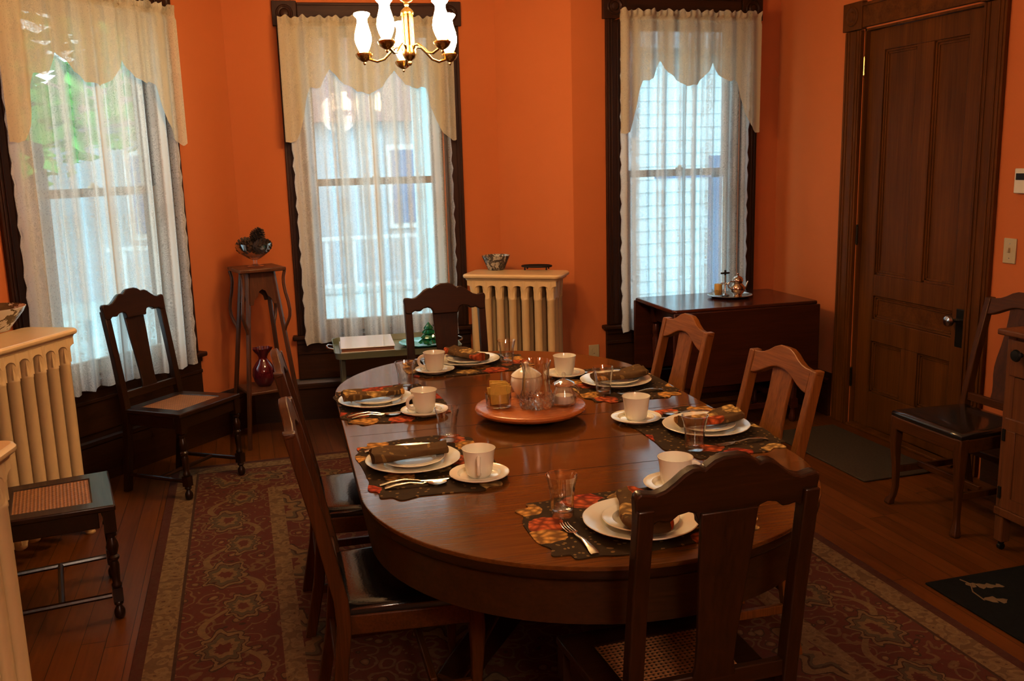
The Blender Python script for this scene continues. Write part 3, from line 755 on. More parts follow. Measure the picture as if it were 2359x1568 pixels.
# ------------------------------------------------------------------ chairs
def curve_poly(half):
    return half + [(-x, z) for x, z in reversed(half) if abs(x) > 1e-6]
def make_cane_chair(label, dark=True):
    t = thing('cane_chair', label, 'chair')
    a, b = M['oakd'], M['oakdx']
    sz = .452
    # seat frame with a cane panel let into it
    out = [(-.225, -.215), (.225, -.215), (.205, .19), (-.205, .19)]
    inn = [(-.150, -.135), (.150, -.135), (.140, .125), (-.140, .125)]
    mb = MB(); vs = []
    for z in (sz - .024, sz):
        vs += [(x, y, z) for x, y in out] + [(x, y, z) for x, y in inn]
    fs = []
    for k in range(4):
        j = (k + 1) % 4
        fs += [(8 + k, 8 + j, 12 + j, 12 + k), (k, 4 + k, 4 + j, j), (k, j, 8 + j, 8 + k), (4 + k, 12 + k, 12 + j, 4 + j)]
    mb.add(vs, fs); mb.build('seat_frame', b, t, bevel=.006, seg=3)
    mb = MB(); mb.prism([(x * 1.02, y * 1.02) for x, y in inn], sz - .012, sz - .004); mb.build('cane_panel', M['cane'], t, smooth=0)
    for (x0, y0, x1, y1) in ((-.20, -.19, .20, -.19), (-.20, -.17, -.185, .17), (.20, -.17, .185, .17), (-.18, .17, .18, .17)):
        d = Vector((x1 - x0, y1 - y0)); L = d.length; A = tr((x0 + x1) / 2, (y0 + y1) / 2, sz - .055) @ Matrix.Rotation(math.atan2(d.y, d.x), 4, 'Z')
        mb = MB(); mb.box((0, 0, 0), (L - .03, .02, .062), A); mb.build('seat_rail', b, t, bevel=.003)
    # turned front legs
    for sx in (-1, 1):
        mb = MB(); x, y = sx * .20, -.19
        mb.box((x, y, .388), (.042, .042, .082))
        mb.lathe([(.013, .345), (.019, .340), (.019, .330), (.012, .322), (.020, .300), (.022, .285), (.016, .262), (.013, .255), (.020, .247), (.020, .238), (.013, .230),
                  (.017, .215), (.0155, .18), (.0135, .145), (.018, .138), (.018, .130), (.013, .124)][::-1], 16, (x, y, 0))
        mb.box((x, y, .098), (.036, .036, .052))
        mb.lathe([(.010, .0), (.017, .006), (.020, .02), (.019, .034), (.012, .046), (.010, .052), (.017, .058), (.017, .066), (.012, .072)], 16, (x, y, 0))
        mb.build('leg', a, t, bevel=0, smooth=40)
    # rear posts run from the floor to the crest
    for sx in (-1, 1):
        prof = [(.255, 0), (.222, .20), (.198, .40), (.200, .48), (.225, .70), (.262, .955), (.228, .955), (.192, .70), (.164, .48), (.160, .40), (.186, .20), (.222, 0)]
        mb = MB(); mb.prism(prof, -.018, .018, tr(sx * .188, 0, 0) @ YZ); mb.build('back_post', a, t, bevel=.004)
    zE = .985
    half = [(0, .066), (.02, .066), (.04, .060), (.055, .049), (.062, .043), (.072, .0465), (.088, .046), (.105, .037), (.125, .020), (.145, .006), (.165, .000), (.185, .004), (.198, .006), (.207, .0), (.209, -.012), (.206, -.04),
            (.205, -.066), (.20, -.075), (.178, -.078), (.165, -.068), (.155, -.062), (.142, -.066), (.128, -.066), (.112, -.054), (.09, -.050), (.074, -.056), (.066, -.070), (.064, -.085)]
    poly = curve_poly([(x, z) for x, z in half])
    rk = math.degrees(math.atan2(.037, .255))
    A = tr(0, .243, zE) @ rot('X', -rk)
    mb = MB(); mb.prism(poly, -.012, .014, A @ XZ)
    mb.build('crest_rail', b, t, bevel=.005, seg=2)
    mb = MB(); sp = [(-.064, .915), (.064, .915), (.060, .80), (.050, .66), (.046, .56), (.052, .525), (-.052, .525), (-.046, .56), (-.050, .66), (-.060, .80)]
    mb.prism(sp, -.006, .006, Matrix.Shear('XZ', 4, (0, .145)) @ tr(0, .2 - .145 * .70, 0) @ XZ) if False else None
    rings = []
    for z, hw in ((.520, .054), (.56, .046), (.62, .047), (.70, .052), (.80, .059), (.93, .065)):
        yb = .184 + (z - .48) * .145
        rings.append([(-hw, yb - .006, z), (hw, yb - .006, z), (hw, yb + .006, z), (-hw, yb + .006, z)])
    mb.loft(rings); mb.build('splat', a, t, bevel=.003)
    mb = MB(); mb.box((0, .186, .515), (.345, .02, .04)); mb.build('lower_back_rail', b, t, bevel=.003)
    for sx in (-1, 1):
        mb = MB(); mb.tube([(sx * .20, -.17, .095), (sx * .19, .20, .095)], .011, 8); mb.build('stretcher', a, t)
    mb = MB(); mb.tube([(-.195, .0, .095), (.195, .0, .095)], .011, 8); mb.build('stretcher', b, t)
    return t
def make_leather_chair(label, w='oakl'):
    t = thing('leather_chair', label, 'chair')
    a, b = M[w], M[w + 'x']
    sz = .435
    out = [(-.225, -.205), (-.15, -.207), (0, -.208), (.15, -.207), (.225, -.205), (.195, .185), (-.195, .185)]
    mb = MB(); mb.prism(out, sz - .062, sz - .002); mb.build('seat_frame', b, t, bevel=.005)
    # slip seat pad
    mb = MB()
    def ring(ins, z): return [(x * (1 - ins / .22), y * (1 - ins / .2) - .0, z) for x, y in out]
    mb.loft([ring(.004, sz - .004), ring(.002, sz + .010), ring(.005, sz + .020), ring(.014, sz + .027), ring(.035, sz + .031), ring(.08, sz + .034), ring(.13, sz + .035)])
    mb.build('seat_pad', M['leather'], t, smooth=70)
    for sx in (-1, 1):
        mb = MB(); rings = []
        for z, o_, w in ((.435, 0, .046), (.36, .004, .044), (.28, .004, .036), (.18, -.001, .029), (.09, -.002, .025), (.045, .004, .026), (.025, .012, .032), (.008, .016, .036), (0, .014, .032)):
            cx, cy = sx * (.200 + o_), -.182 - o_
            rings.append([(cx - w / 2, cy - w / 2, z), (cx + w / 2, cy - w / 2, z), (cx + w / 2, cy + w / 2, z), (cx - w / 2, cy + w / 2, z)])
        mb.loft(rings); mb.build('leg', a, t, bevel=.007, seg=2)
        prof = [(.262, 0), (.222, .20), (.200, .40), (.204, .48), (.246, .70), (.306, .964), (.272, .964), (.208, .70), (.164, .48), (.160, .40), (.184, .20), (.226, 0)]
        mb = MB(); mb.prism(prof, -.016, .016, tr(sx * .190, 0, 0) @ YZ); mb.build('back_post', a, t, bevel=.004)
    zE = .960; rk = math.degrees(math.atan2(.066, .258))
    half = [(0, .047), (.03, .046), (.06, .036), (.09, .019), (.12, .007), (.15, .002), (.18, .001), (.2065, .0), (.2075, -.006), (.2065, -.012), (.173, -.014), (.173, -.078), (.15, -.074), (.12, -.064), (.085, -.048), (.05, -.034), (.02, -.028)]
    poly = curve_poly(half)
    mb = MB(); mb.prism(poly, -.013, .013, tr(0, .288, zE) @ rot('X', -rk) @ XZ); mb.build('crest_rail', b, t, bevel=.004)
    mb = MB(); rings = []
    for z, hw in ((.505, .050), (.545, .048), (.58, .054), (.62, .066), (.66, .072), (.70, .070), (.76, .062), (.82, .058), (.88, .060), (.935, .064)):
        yb = .188 + (z - .48) * .222
        rings.append([(-hw, yb - .006, z), (hw, yb - .006, z), (hw, yb + .006, z), (-hw, yb + .006, z)])
    mb.loft(rings); mb.build('splat', a, t, bevel=.003)
    mb = MB(); mb.box((0, .188, .500), (.35, .02, .038)); mb.build('lower_back_rail', b, t, bevel=.003)
    for sx in (-1, 1):
        mb = MB(); mb.box((sx * .196, .01, .175), (.018, .38, .030)); mb.build('stretcher', a, t, bevel=.003)
    mb = MB(); mb.box((0, -.06, .190), (.385, .020, .030)); mb.build('stretcher', b, t, bevel=.003)
    mb = MB(); mb.box((0, .20, .235), (.35, .018, .030)); mb.build('stretcher', b, t, bevel=.003)
    return t
caneA = make_cane_chair('dark cane-seat chair angled in front of the leftmost window')
caneA.location = (-.375, 5.035, .0053); caneA.rotation_euler = (R(-1.45), 0, R(50))
dup(caneA, (.953, 4.271, ZR), R(1), rx=0, label= 'dark cane-seat chair at the far end of the table near the tray table')
dup(caneA, (.911, 1.852, ZR), R(180), rx=0, label= 'dark cane-seat chair closest to the camera with its back turned')
dup(caneA, (-.773, 3.701, 0), R(100), rx=0, label= 'cane-seat chair between the two cream radiators on the left')
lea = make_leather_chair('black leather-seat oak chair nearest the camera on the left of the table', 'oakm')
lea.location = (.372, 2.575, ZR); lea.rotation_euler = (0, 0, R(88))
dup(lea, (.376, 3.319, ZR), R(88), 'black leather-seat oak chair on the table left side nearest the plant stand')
leb = make_leather_chair('x')
leb.location = (1.433, 3.397, ZR); leb.rotation_euler = (0, 0, R(-91)); leb['label'] = ('golden oak chair on the table right side close to the drop-leaf table')
dup(leb, (1.426, 2.672, ZR), R(-91), 'golden oak chair on the table right side nearest the camera')
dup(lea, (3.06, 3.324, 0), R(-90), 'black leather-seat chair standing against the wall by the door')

# ------------------------------------------------------------------ place settings
def wplate(r, h, dec=True):
    # dinner plate with a lightly faceted rim
    def rm(t_, i, z): return 1 + (.008 * abs(math.cos(6 * t_)) if i in (5, 6, 7, 8) else 0)
    mb = MB(); k = r / .142
    mb.lathe([(0, .001), (.070 * k, 0), (.085 * k, .0), (.088 * k, .004), (.100 * k, .012), (.141 * k, h - .002), (.142 * k, h), (.140 * k, h + .0012), (.136 * k, h), (.104 * k, .0155), (.094 * k, .0075), (.085 * k, .0055), (0, .005)], 72, rmod=rm)
    return mb
def wcup():
    mb = MB()
    mb.lathe([(0, .003), (.026, .002), (.029, 0), (.032, .003), (.037, .010), (.0405, .03), (.043, .055), (.0455, .072), (.0485, .082), (.0472, .0825), (.0440, .072), (.0412, .055), (.0385, .03), (.034, .012), (.02, .007), (0, .006)], 40)
    return mb
def handle():
    mb = MB(); pts = []
    for k in range(13):
        q = -PI / 2 + PI * k / 12
        pts.append((.041 + .026 * math.cos(q) + .003 * (k / 12), 0, .042 + .024 * math.sin(q)))
    mb.tube(pts, [.0052 + .001 * abs(6 - k) / 6 for k in range(13)], 10, flat=1.25); return mb
def napkin():
    mb = MB(); rings = []
    n = 22
    for i in range(n + 1):
        u = i / n; x = -.115 + .23 * u
        w = .046 + .010 * math.sin(u * 5.1 + .5) ; h = .026 + .012 * math.sin(u * 3.6 + 2.4) + .010 * u
        ring = []
        for k in range(18):
            a_ = 2 * PI * k / 18; c_, s_ = math.cos(a_), math.sin(a_)
            yy = w * (abs(c_) ** .8) * (1 if c_ > 0 else -1); zz = h * .5 + h * .5 * (abs(s_) ** .7) * (1 if s_ > 0 else -1)
            zz += .004 * math.sin(yy * 120 + u * 8) * (1 if s_ > 0 else 0)
            if i in (0, n): yy *= .92
            ring.append((x + .006 * math.sin(yy * 60), yy + .008 * math.sin(u * 4), zz))
        rings.append(ring)
    mb.loft(rings); return mb
def placemat(seed):
    hx, hy = .195, .275            # x: towards the table centre, y: sideways
    rnd = random.Random(seed); pts = []
    n = 200
    for k in range(n):
        t_ = 2 * PI * k / n; c_, s_ = math.cos(t_), math.sin(t_)
        e = .42
        x = hx * abs(c_) ** e * (1 if c_ > 0 else -1); y = hy * abs(s_) ** e * (1 if s_ > 0 else -1)
        q = 1 + .035 * math.sin(13 * t_ + seed) * (1 - .25 * math.sin(5 * t_))
        pts.append((x * q, y * q))
    mb = MB(); mb.prism(pts, 0, .0022); return mb
def tumbler():
    def rm(t_, i, z): return 1 + (.022 * math.cos(12 * t_) if .012 < z < .085 else 0)
    mb = MB()
    mb.lathe([(0, 0), (.027, 0), (.0295, .003), (.0295, .015), (.0300, .05), (.0335, .08), (.0385, .100), (.0410, .109), (.0398, .109), (.0370, .099), (.0318, .079), (.0285, .05), (.0275, .018), (.02, .013), (0, .012)], 48, rmod=rm)
    return mb
def sp_handle(mb, L=.19):
    # local x along the piece, handle end at x=0
    sec = [(0, .0095, .0018), (.006, .0110, .002), (.03, .0085, .002), (.07, .0048, .0022), (.105, .0036, .0024)]
    rings = []
    for x, w, h in sec:
        z = .003 + .010 * math.sin(min(1, x / .12) * PI) * .9
        rings.append([(x, -w, z), (x, -w * .5, z + h), (x, w * .5, z + h), (x, w, z), (x, w * .5, z - h * .6), (x, -w * .5, z - h * .6)])
    return rings
def spoon():
    mb = MB(); rings = sp_handle(mb)
    for x, w, z in ((.118, .005, .007), (.124, .012, .004), (.138, .0185, .003), (.152, .0200, .003), (.166, .015, .004), (.174, .006, .005)):
        h = .0016
        rings.append([(x, -w, z + .004), (x, -w * .5, z + h), (x, w * .5, z + h), (x, w, z + .004), (x, w * .5, z - h), (x, -w * .5, z - h)])
    mb.loft(rings); return mb
def fork():
    mb = MB(); rings = sp_handle(mb)
    for x, w, z in ((.118, .004, .008), (.126, .011, .006), (.135, .0125, .005)):
        h = .0013
        rings.append([(x, -w, z + .001), (x, -w * .5, z + h), (x, w * .5, z + h), (x, w, z + .001), (x, w * .5, z - h), (x, -w * .5, z - h)])
    mb.loft(rings)
    for k in range(4):
        y = -.0105 + .007 * k
        mb.tube([(.133, y, .005), (.155, y, .0035), (.175, y * .95, .004), (.188, y * .92, .008)], [.0019, .0018, .0015, .0008], 6)
    return mb
def knife():
    mb = MB(); rings = sp_handle(mb)
    for x, w, z in ((.118, .0085, .004), (.16, .0105, .003), (.19, .0095, .003), (.205, .006, .003), (.212, .002, .003)):
        h = .0012
        rings.append([(x, -w, z), (x, -w * .5, z + h), (x, w * .5, z + h), (x, w * .8, z), (x, w * .5, z - h), (x, -w * .5, z - h)])
    mb.loft(rings); return mb
SET = {  # plate centre, facing angle of the diner (deg), cup, cup handle angle, glass, phrase
    1: ((.442, 2.655), 0, (.600, 2.470), 255, (.593, 2.857), 'at the front left seat', (-.01, 0, 6)),
    2: ((.441, 3.425), 0, (.585, 3.215), 200, (.587, 3.615), 'at the rear left seat', (-.01, 0, 8)),
    3: ((.935, 3.985), -90, (.757, 3.866), 165, (1.087, 3.883), 'at the far end seat', (0, .01, 25)),
    4: ((1.392, 3.365), 180, (1.250, 3.575), 90, (1.280, 3.216), 'at the rear right seat', (.01, -.01, 12)),
    5: ((1.420, 2.660), 180, (1.252, 2.845), 90, (1.288, 2.484), 'at the front right seat', (.01, 0, 10)),
    6: ((.885, 1.985), 90, (1.083, 2.200), -18, (.726, 2.112), 'at the near end seat', (0, 0, -8)),
}
proto = {}
ZM = ZT + .0006
for k, (pc, fa, cup, ha, gl, ph, nap) in SET.items():
    f = Vector((math.cos(R(fa)), math.sin(R(fa)))); r_ = Vector((f.y, -f.x))
    o = placemat(k).build('placemat', M['fab%d' % (k % 3)], smooth=0)
    off = {1: .040, 2: .048, 3: .03, 4: .0, 5: .02, 6: .055}[k]
    mc = Vector(pc) + f * off + r_ * .01
    tag(o, 'dark scalloped autumn-flower placemat %s' % ph, 'placemat', 'scalloped autumn placemats', (mc.x, mc.y, ZM), R(fa))
    zp = ZM + .0024
    if 'plate' not in proto:
        proto['plate'] = wplate(.142, .022).build('dinner_plate', M['china'], smooth=40); o = proto['plate']
        proto['small'] = wplate(.095, .018).build('salad_plate', M['china'], smooth=40); o2 = proto['small']
        proto['saucer'] = wplate(.086, .016).build('saucer', M['china'], smooth=40); o3 = proto['saucer']
        cu = thing('teacup', 'x', 'cup'); proto['cup'] = cu
        wcup().build('cup_body', M['china'], cu, smooth=50); handle().build('handle', M['china'], cu, smooth=60)
        proto['glass'] = tumbler().build('drinking_glass', M['tumbler'], smooth=50); o5 = proto['glass']
        o4 = cu
    else:
        o = proto['plate'].copy(); o2 = proto['small'].copy(); o3 = proto['saucer'].copy(); o5 = proto['glass'].copy()
        for q in (o, o2, o3, o5): C.objects.link(q)
        o4 = dup(proto['cup'], (0, 0, 0), 0)
    tag(o, 'white dinner plate %s' % ph, 'plate', 'dinner plates', (pc[0], pc[1], zp), R(fa))
    tag(o2, 'small white plate stacked on the dinner plate %s' % ph, 'plate', 'salad plates', (pc[0], pc[1], zp + .0062), R(fa + 15))
    tag(o3, 'white saucer under the cup %s' % ph, 'saucer', 'saucers', (cup[0], cup[1], zp), R(fa))
    o4.location = (cup[0], cup[1], zp + .0055); o4.rotation_euler = (0, 0, R(ha)); o4['label'] = 'empty white teacup standing on its saucer %s' % ph; o4['group'] = 'teacups'
    tag(o5, 'clear fluted tumbler %s' % ph, 'glass', 'fluted tumblers', (gl[0], gl[1], zp), 0)
    o = napkin().build('folded_napkin', M['nap%d' % (k % 3)], smooth=70)
    npos = Vector(pc) + Vector((nap[0], nap[1])); tag(o, 'folded autumn-print napkin on the plates %s' % ph, 'napkin', 'folded napkins', (npos.x, npos.y, zp + .0262), R(fa + nap[2]))
    for nm, fnc, rr, back in (('fork', fork, -.168, -.125), ('knife', knife, .158, -.125), ('spoon', spoon, .187, -.115)):
        if nm not in proto: proto[nm] = fnc().build(nm, M['pewter'], smooth=60); o = proto[nm]
        else: o = proto[nm].copy(); C.objects.link(o)
        p = Vector(pc) + r_ * rr + f * back
        tag(o, 'silver %s beside the plate %s' % (nm, ph), nm, nm + 's at the place settings', (p.x, p.y, zp), R(fa + (3 if nm == 'fork' else -3 if nm == 'knife' else -6)))

# lazy susan and what stands on it
SX, SY = .932, 3.035
t = thing('lazy_susan', 'round wooden lazy susan in the middle of the dining table', 'turntable', (SX, SY, ZT + .0006))
mb = MB(); mb.lathe([(0, .022), (.17, .022), (.184, .024), (.194, .030), (.197, .036), (.194, .042), (.186, .0455), (0, .046)], 72); mb.build('tray', M['maple'], t, smooth=50)
mb = MB(); mb.lathe([(0, 0), (.085, 0), (.09, .004), (.09, .014), (.05, .018), (.05, .022), (0, .022)], 40); mb.build('swivel_base', M['black'], t)
ZS = ZT + .0006 + .0462
t = thing('packet_jar', 'clear glass jar of yellow packets on the lazy susan', 'jar', (.818, 3.045, ZS))
mb = MB(); mb.lathe([(0, 0), (.040, 0), (.0445, .003), (.045, .010), (.0455, .045), (.047, .052), (.045, .052), (.0435, .045), (.043, .012), (.040, .008), (0, .007)], 32); mb.build('glass_cup', M['tumbler'], t, smooth=50)
for k in range(6):
    mb = MB(); mb.box((0, 0, .035 + .003 * (k % 3)), (.062, .0048, .062 + .006 * (k % 3)))
    o = mb.build('sweetener_packet', M['yellowp'], bevel=.0012)
    tag(o, 'yellow sweetener packet standing in the glass jar on the lazy susan', 'packet', 'yellow sweetener packets', (.818 + .001 * k, 3.045 - .021 + .0085 * k, ZS + .0085), R(-22 + 3 * ((k * 7) % 5 - 2)))
    o.rotation_euler = (R(5 * ((k * 5) % 4 - 1.5)), R(9 * ((k * 5) % 3 - 1)), R(-16 + 6 * ((k * 7) % 5 - 2)))
t = thing('crystal_vase', 'tall cut crystal celery vase with a fluted rim on the lazy susan', 'vase', (.940, 2.990, ZS))
def vr(t_, i, z): return 1 + (.05 * math.cos(14 * t_) * max(0, (z - .115) / .05) if z > .115 else 0)
mb = MB(); mb.lathe([(0, 0), (.054, 0), (.058, .004), (.059, .014), (.056, .024), (.058, .034), (.055, .046), (.0535, .056), (.050, .062), (.047, .10), (.046, .13), (.048, .148), (.053, .165), (.0515, .165), (.046, .148), (.0445, .13), (.0455, .10), (.048, .062), (.048, .02), (.04, .014), (0, .012)], 84, rmod=vr)
mb.build('vase_body', M['crystal'], t, smooth=25)
mb = MB(); 
for j, zz in enumerate((.012, .025, .038)):
    for k in range(20):
        a_ = 2 * PI * (k + .5 * (j % 2)) / 20
        mb.add([(0, 0, .006), (.0095, 0, 0), (0, .0085, 0), (-.0095, 0, 0), (0, -.0085, 0)], [(0, 1, 2), (0, 2, 3), (0, 3, 4), (0, 4, 1)], rot('Z', math.degrees(a_)) @ tr(.056, 0, zz) @ rot('Y', 90))
mb.build('cut_band', M['cut'], t, smooth=0)
t = thing('sugar_bowl', 'white lidded sugar bowl at the back of the lazy susan', 'sugar bowl', (.955, 3.155, ZS))
mb = MB(); mb.lathe([(0, 0), (.034, 0), (.036, .004), (.048, .02), (.057, .042), (.058, .056), (.055, .070), (.052, .0735), (0, .072)], 44); mb.build('bowl', M['china'], t, smooth=50)
mb = MB(); mb.lathe([(.054, .0735), (.0555, .077), (.050, .084), (.034, .096), (.016, .106), (.006, .110), (.009, .116), (.010, .121), (.005, .126), (0, .127)], 40); mb.build('lid', M['china'], t, smooth=50)
t = thing('crystal_jar', 'cut crystal jam jar with knobbed lid and handle on the lazy susan', 'jar', (1.040, 2.985, ZS))
def cr(t_, i, z): return 1 + .045 * abs(math.sin(6 * t_))
mb = MB(); mb.lathe([(0, 0), (.036, 0), (.041, .006), (.042, .02), (.038, .038), (.029, .058), (.027, .064), (.031, .070), (.029, .070), (.025, .063), (.026, .056), (.035, .036), (.038, .02), (.036, .008), (0, .006)], 60, rmod=cr); mb.build('jar_body', M['crystal'], t, smooth=25)
mb = MB(); mb.lathe([(0, .007), (.033, .008), (.035, .02), (.031, .034), (0, .036)], 28); mb.build('sugar', M['sugar'], t, smooth=50)
mb = MB(); mb.lathe([(.037, .072), (.038, .076), (.030, .082), (.018, .088), (.006, .092), (.0035, .098), (.007, .104), (.0075, .110), (.004, .115), (0, .116)], 36, rmod=lambda t_, i, z: 1 + (.06 * math.cos(9 * t_) if z < .083 else 0)); mb.build('lid', M['crystal'], t, smooth=25)
mb = MB(); mb.tube([(.030, 0, .066), (.044, 0, .066), (.054, 0, .052), (.052, 0, .034), (.041, 0, .022)], .0045, 8); mb.build('handle', M['crystal'], t, smooth=60)

# ------------------------------------------------------------------ radiators
def radiator(label, nsec, loc, rz, dep=.20):
    # local x runs along the front (seen left to right), y goes back to the wall; origin at front centre
    t = thing('radiator', label, 'radiator', loc, rz)
    P = .082; L = nsec * P; H = .965
    mb = MB(); hx, r = L / 2 + .03, .045
    y0, y1 = -.035, dep + .05
    def rr(ins, z):
        pts = []
        for (cx, cy, a0) in ((hx - r, y1 - r, 0), (-hx + r, y1 - r, 90), (-hx + r, y0 + r, 180), (hx - r, y0 + r, 270)):
            for k in range(7):
                q = R(a0 + 15 * k); pts.append((cx + (r - ins) * math.cos(q), cy + (r - ins) * math.sin(q), z))
        return pts
    mb.loft([rr(.020, H - .040), rr(.014, H - .028), rr(.004, H - .024), rr(0, H - .018), rr(0, H - .009), rr(.006, H - .002), rr(.012, H)])
    mb.build('top_plate', M['radiator'], t, smooth=40)
    # scalloped valance under the plate
    mb = MB(); pts = [(-L / 2, H - .036), (L / 2, H - .036)]
    n = nsec * 24
    for k in range(n + 1):
        x = L / 2 - L * k / n
        d = abs(((x + L / 2) / P + .5) % 1 - .5) * P      # distance from the middle of the gap
        pts.append((x, H - .092 + (.020 * math.sqrt(max(0, 1 - (d / .030) ** 2)) if d < .030 else -.004 * math.sin((d - .030) / .011 * PI / 2))))
    mb.prism(pts, -.006, .006, tr(0, -.006, 0) @ XZ)
    mb.build('scalloped_skirt', M['radiator'], t, bevel=.002)
    for s in range(nsec):
        x = -L / 2 + P * (s + .5)
        mb = MB()
        for j, y in enumerate((.018, dep / 2 + .01, dep)):
            mb.lathe([(.020, .10), (.026, .105), (.028, .12), (.028, .15), (.0255, .155), (.0255, .80), (.0275, .805), (.0275, .812), (.0255, .817), (.0255, .84), (.029, .86), (.032, .885), (.033, H - .038)], 14, (x, y, 0), rmod=None)
        mb.box((x, dep / 2 + .01, .16), (.040, dep + .03, .07)); mb.box((x, dep / 2 + .01, .87), (.044, dep + .03, .11))
        mb.build('section', M['radiator'], t, smooth=50)
    for sx in (-1, 1):
        for y in (.015, dep):
            mb = MB(); x = sx * (L / 2 - P / 2)
            mb.tube([(x, y, .12), (x + sx * .004, y - .010, .07), (x, y - .004, .035), (x + sx * .01, y - .02, .012)], [.024, .020, .015, .020], 10); mb.lathe([(.022, 0), (.024, .006), (.018, .014)], 12, (x + sx * .01, y - .02, 0))
            mb.build('foot', M['radiator'], t, smooth=60)
    return t
# right radiator across the bay corner
radiator('cream column radiator under the two bowls between the middle and right windows', 7, (1.575, 5.470, 0), R(-33))
radiator('cream column radiator beside the leftmost window with a china bowl on top', 8, (-.925, 4.225, 0), R(63))
radiator('cream column radiator cut off at the lower left photo corner', 7, (-.690, 2.330, 0), R(80))
ZRAD = .9655
# bowls on the radiators
t = thing('china_bowl', 'large white china bowl with brown flowers on the left radiator', 'bowl', (-1.105, 4.560, ZRAD))
mb = MB(); mb.lathe([(0, .002), (.070, .0), (.076, .002), (.080, .012), (.112, .05), (.140, .085), (.152, .108), (.149, .109), (.136, .085), (.108, .052), (.076, .018), (0, .012)], 64); mb.build('bowl', M['chinabrown'], t, smooth=50)
t = thing('patterned_bowl', 'small faceted brown and white bowl on the right radiator', 'bowl', (1.560, 5.760, ZRAD))
mb = MB(); mb.lathe([(0, .002), (.052, .0), (.056, .004), (.072, .04), (.088, .078), (.094, .092), (.0915, .092), (.084, .076), (.068, .042), (.05, .012), (0, .010)], 48, rmod=lambda t_, i, z: 1 - .03 * abs(math.sin(4 * t_))); mb.build('bowl', M['chinadark'], t, smooth=30)
t = thing('iron_trivet', 'dark iron trivet lying next to the small bowl on the right radiator', 'trivet', (1.795, 5.640, ZRAD), R(-30))
mb = MB()
for k in range(7): mb.tube([(-.09 + .008 * abs(k - 3), -.045 + .015 * k, .022), (.09 - .008 * abs(k - 3), -.045 + .015 * k, .022)], .0042, 6)
ring = [(.095 * math.cos(2 * PI * k / 28), .058 * math.sin(2 * PI * k / 28), .022) for k in range(28)]
mb.tube(ring, .006, 8, closed=True)
mb.build('grille', M['black'], t, smooth=50)
for (x, y) in ((-.07, -.035), (.07, -.035), (-.07, .035), (.07, .035)):
    mb = MB(); mb.lathe([(.006, 0), (.004, .012), (.005, .02)], 8, (x, y, 0)); mb.build('foot', M['black'], t)

# ------------------------------------------------------------------ plant stand
PX, PY = .07, 5.755
def plant_stand():
    t = thing('plant_stand', 'tall square wooden plant stand with curved brackets in the bay corner', 'plant stand', (PX, PY, 0), R(-30))
    H = 1.07
    mb = MB(); mb.prism([(-.138, -.138), (.138, -.138), (.138, .138), (-.138, .138)], H - .022, H, rot('Z', 45)); mb.build('top', M['stand'], t, bevel=.005)
    for k in range(4):
        A = rot('Z', 90 * k)
        mb = MB(); mb.loft([[(x - .011, -.011, z), (x + .011, -.011, z), (x + .011, .011, z), (x - .011, .011, z)] for z, x in ((0, .242), (.30, .205), (.70, .152), (H - .022, .104))], A); mb.build('leg', M['stand'], t, bevel=.003)
        mb = MB(); pts = []
        for i in range(29):
            u = i / 28; z = H - .024 - .36 * u
            x = interp(u, [(0, .182), (.10, .172), (.2, .170), (.35, .178), (.5, .192), (.65, .200), (.76, .196), (.86, .180), (.94, .164), (1, .158)])
            pts.append((x, 0, z))
        mb.tube(pts, .0115, 8, A, flat=.8); mb.build('bracket', M['stand'], t, smooth=60)
        # pierced panel between the legs at the top
        mb = MB(); B = rot('Z', 90 * k + 45)
        pl = [(-.070, H - .022), (.070, H - .022), (.084, H - .215), (.060, H - .215), (.052, H - .185), (.030, H - .165), (.018, H - .135), (0, H - .125), (-.018, H - .135), (-.030, H - .165), (-.052, H - .185), (-.060, H - .215), (-.084, H - .215)]
        mb.prism(pl, -.004, .004, B @ tr(0, -.158, 0) @ rot('X', -4.5) @ XZ) ; mb.build('side_panel', M['stand'], t, bevel=.001)
    mb = MB(); mb.prism([(-.138, -.138), (.138, -.138), (.138, .138), (-.138, .138)], .318, .336, rot('Z', 45)); mb.build('lower_shelf', M['stand'], t, bevel=.004)
    return t
plant_stand()
t = thing('glass_compote', 'footed glass bowl of pinecones on top of the plant stand', 'bowl', (.065, 5.765, 1.0705))
mb = MB(); mb.lathe([(0, .0), (.050, 0), (.052, .004), (.020, .012), (.011, .022), (.013, .040), (.04, .052), (.080, .078), (.100, .105), (.108, .140), (.1065, .140), (.098, .107), (.078, .081), (.04, .056), (0, .052)], 48); mb.build('bowl', clearglass('clear compote glass', 1.5, .5, 2.0, .8), t, smooth=50)
def pinecone(loc, r, h, tilt, az, lab):
    mb = MB()
    mb.sphere((0, 0, 0), r * .62, 12, 8, (1, 1, h / r * .75))
    nlev = 9
    for j in range(nlev):
        q = (j + .5) / nlev; z = -h + 2 * h * q; rad = r * math.sin(PI * (.12 + .82 * q)) ** .7
        n = 9
        for k in range(n):
            a_ = 360 / n * (k + .5 * (j % 2))
            mb.add([(.25 * rad, -.007, -.003), (.25 * rad, .007, -.003), (rad, .011, .004), (rad * 1.05, 0, .010), (rad, -.011, .004), (.6 * rad, 0, .008)],
                   [(0, 1, 5), (1, 2, 5), (2, 3, 5), (3, 4, 5), (4, 0, 5), (4, 3, 2, 1, 0)], rot('Z', a_) @ tr(0, 0, z))
    o = mb.build('pinecone', M['cone'], smooth=0)
    tag(o, lab, 'pinecone', 'pinecones in the glass bowl', loc); o.rotation_euler = (R(tilt), R(tilt * .4), R(az)); return o
cz = 1.0705
pinecone((.012, 5.775, cz + .125), .050, .058, 60, 30, 'dark pinecone at the left of the glass bowl on the plant stand')
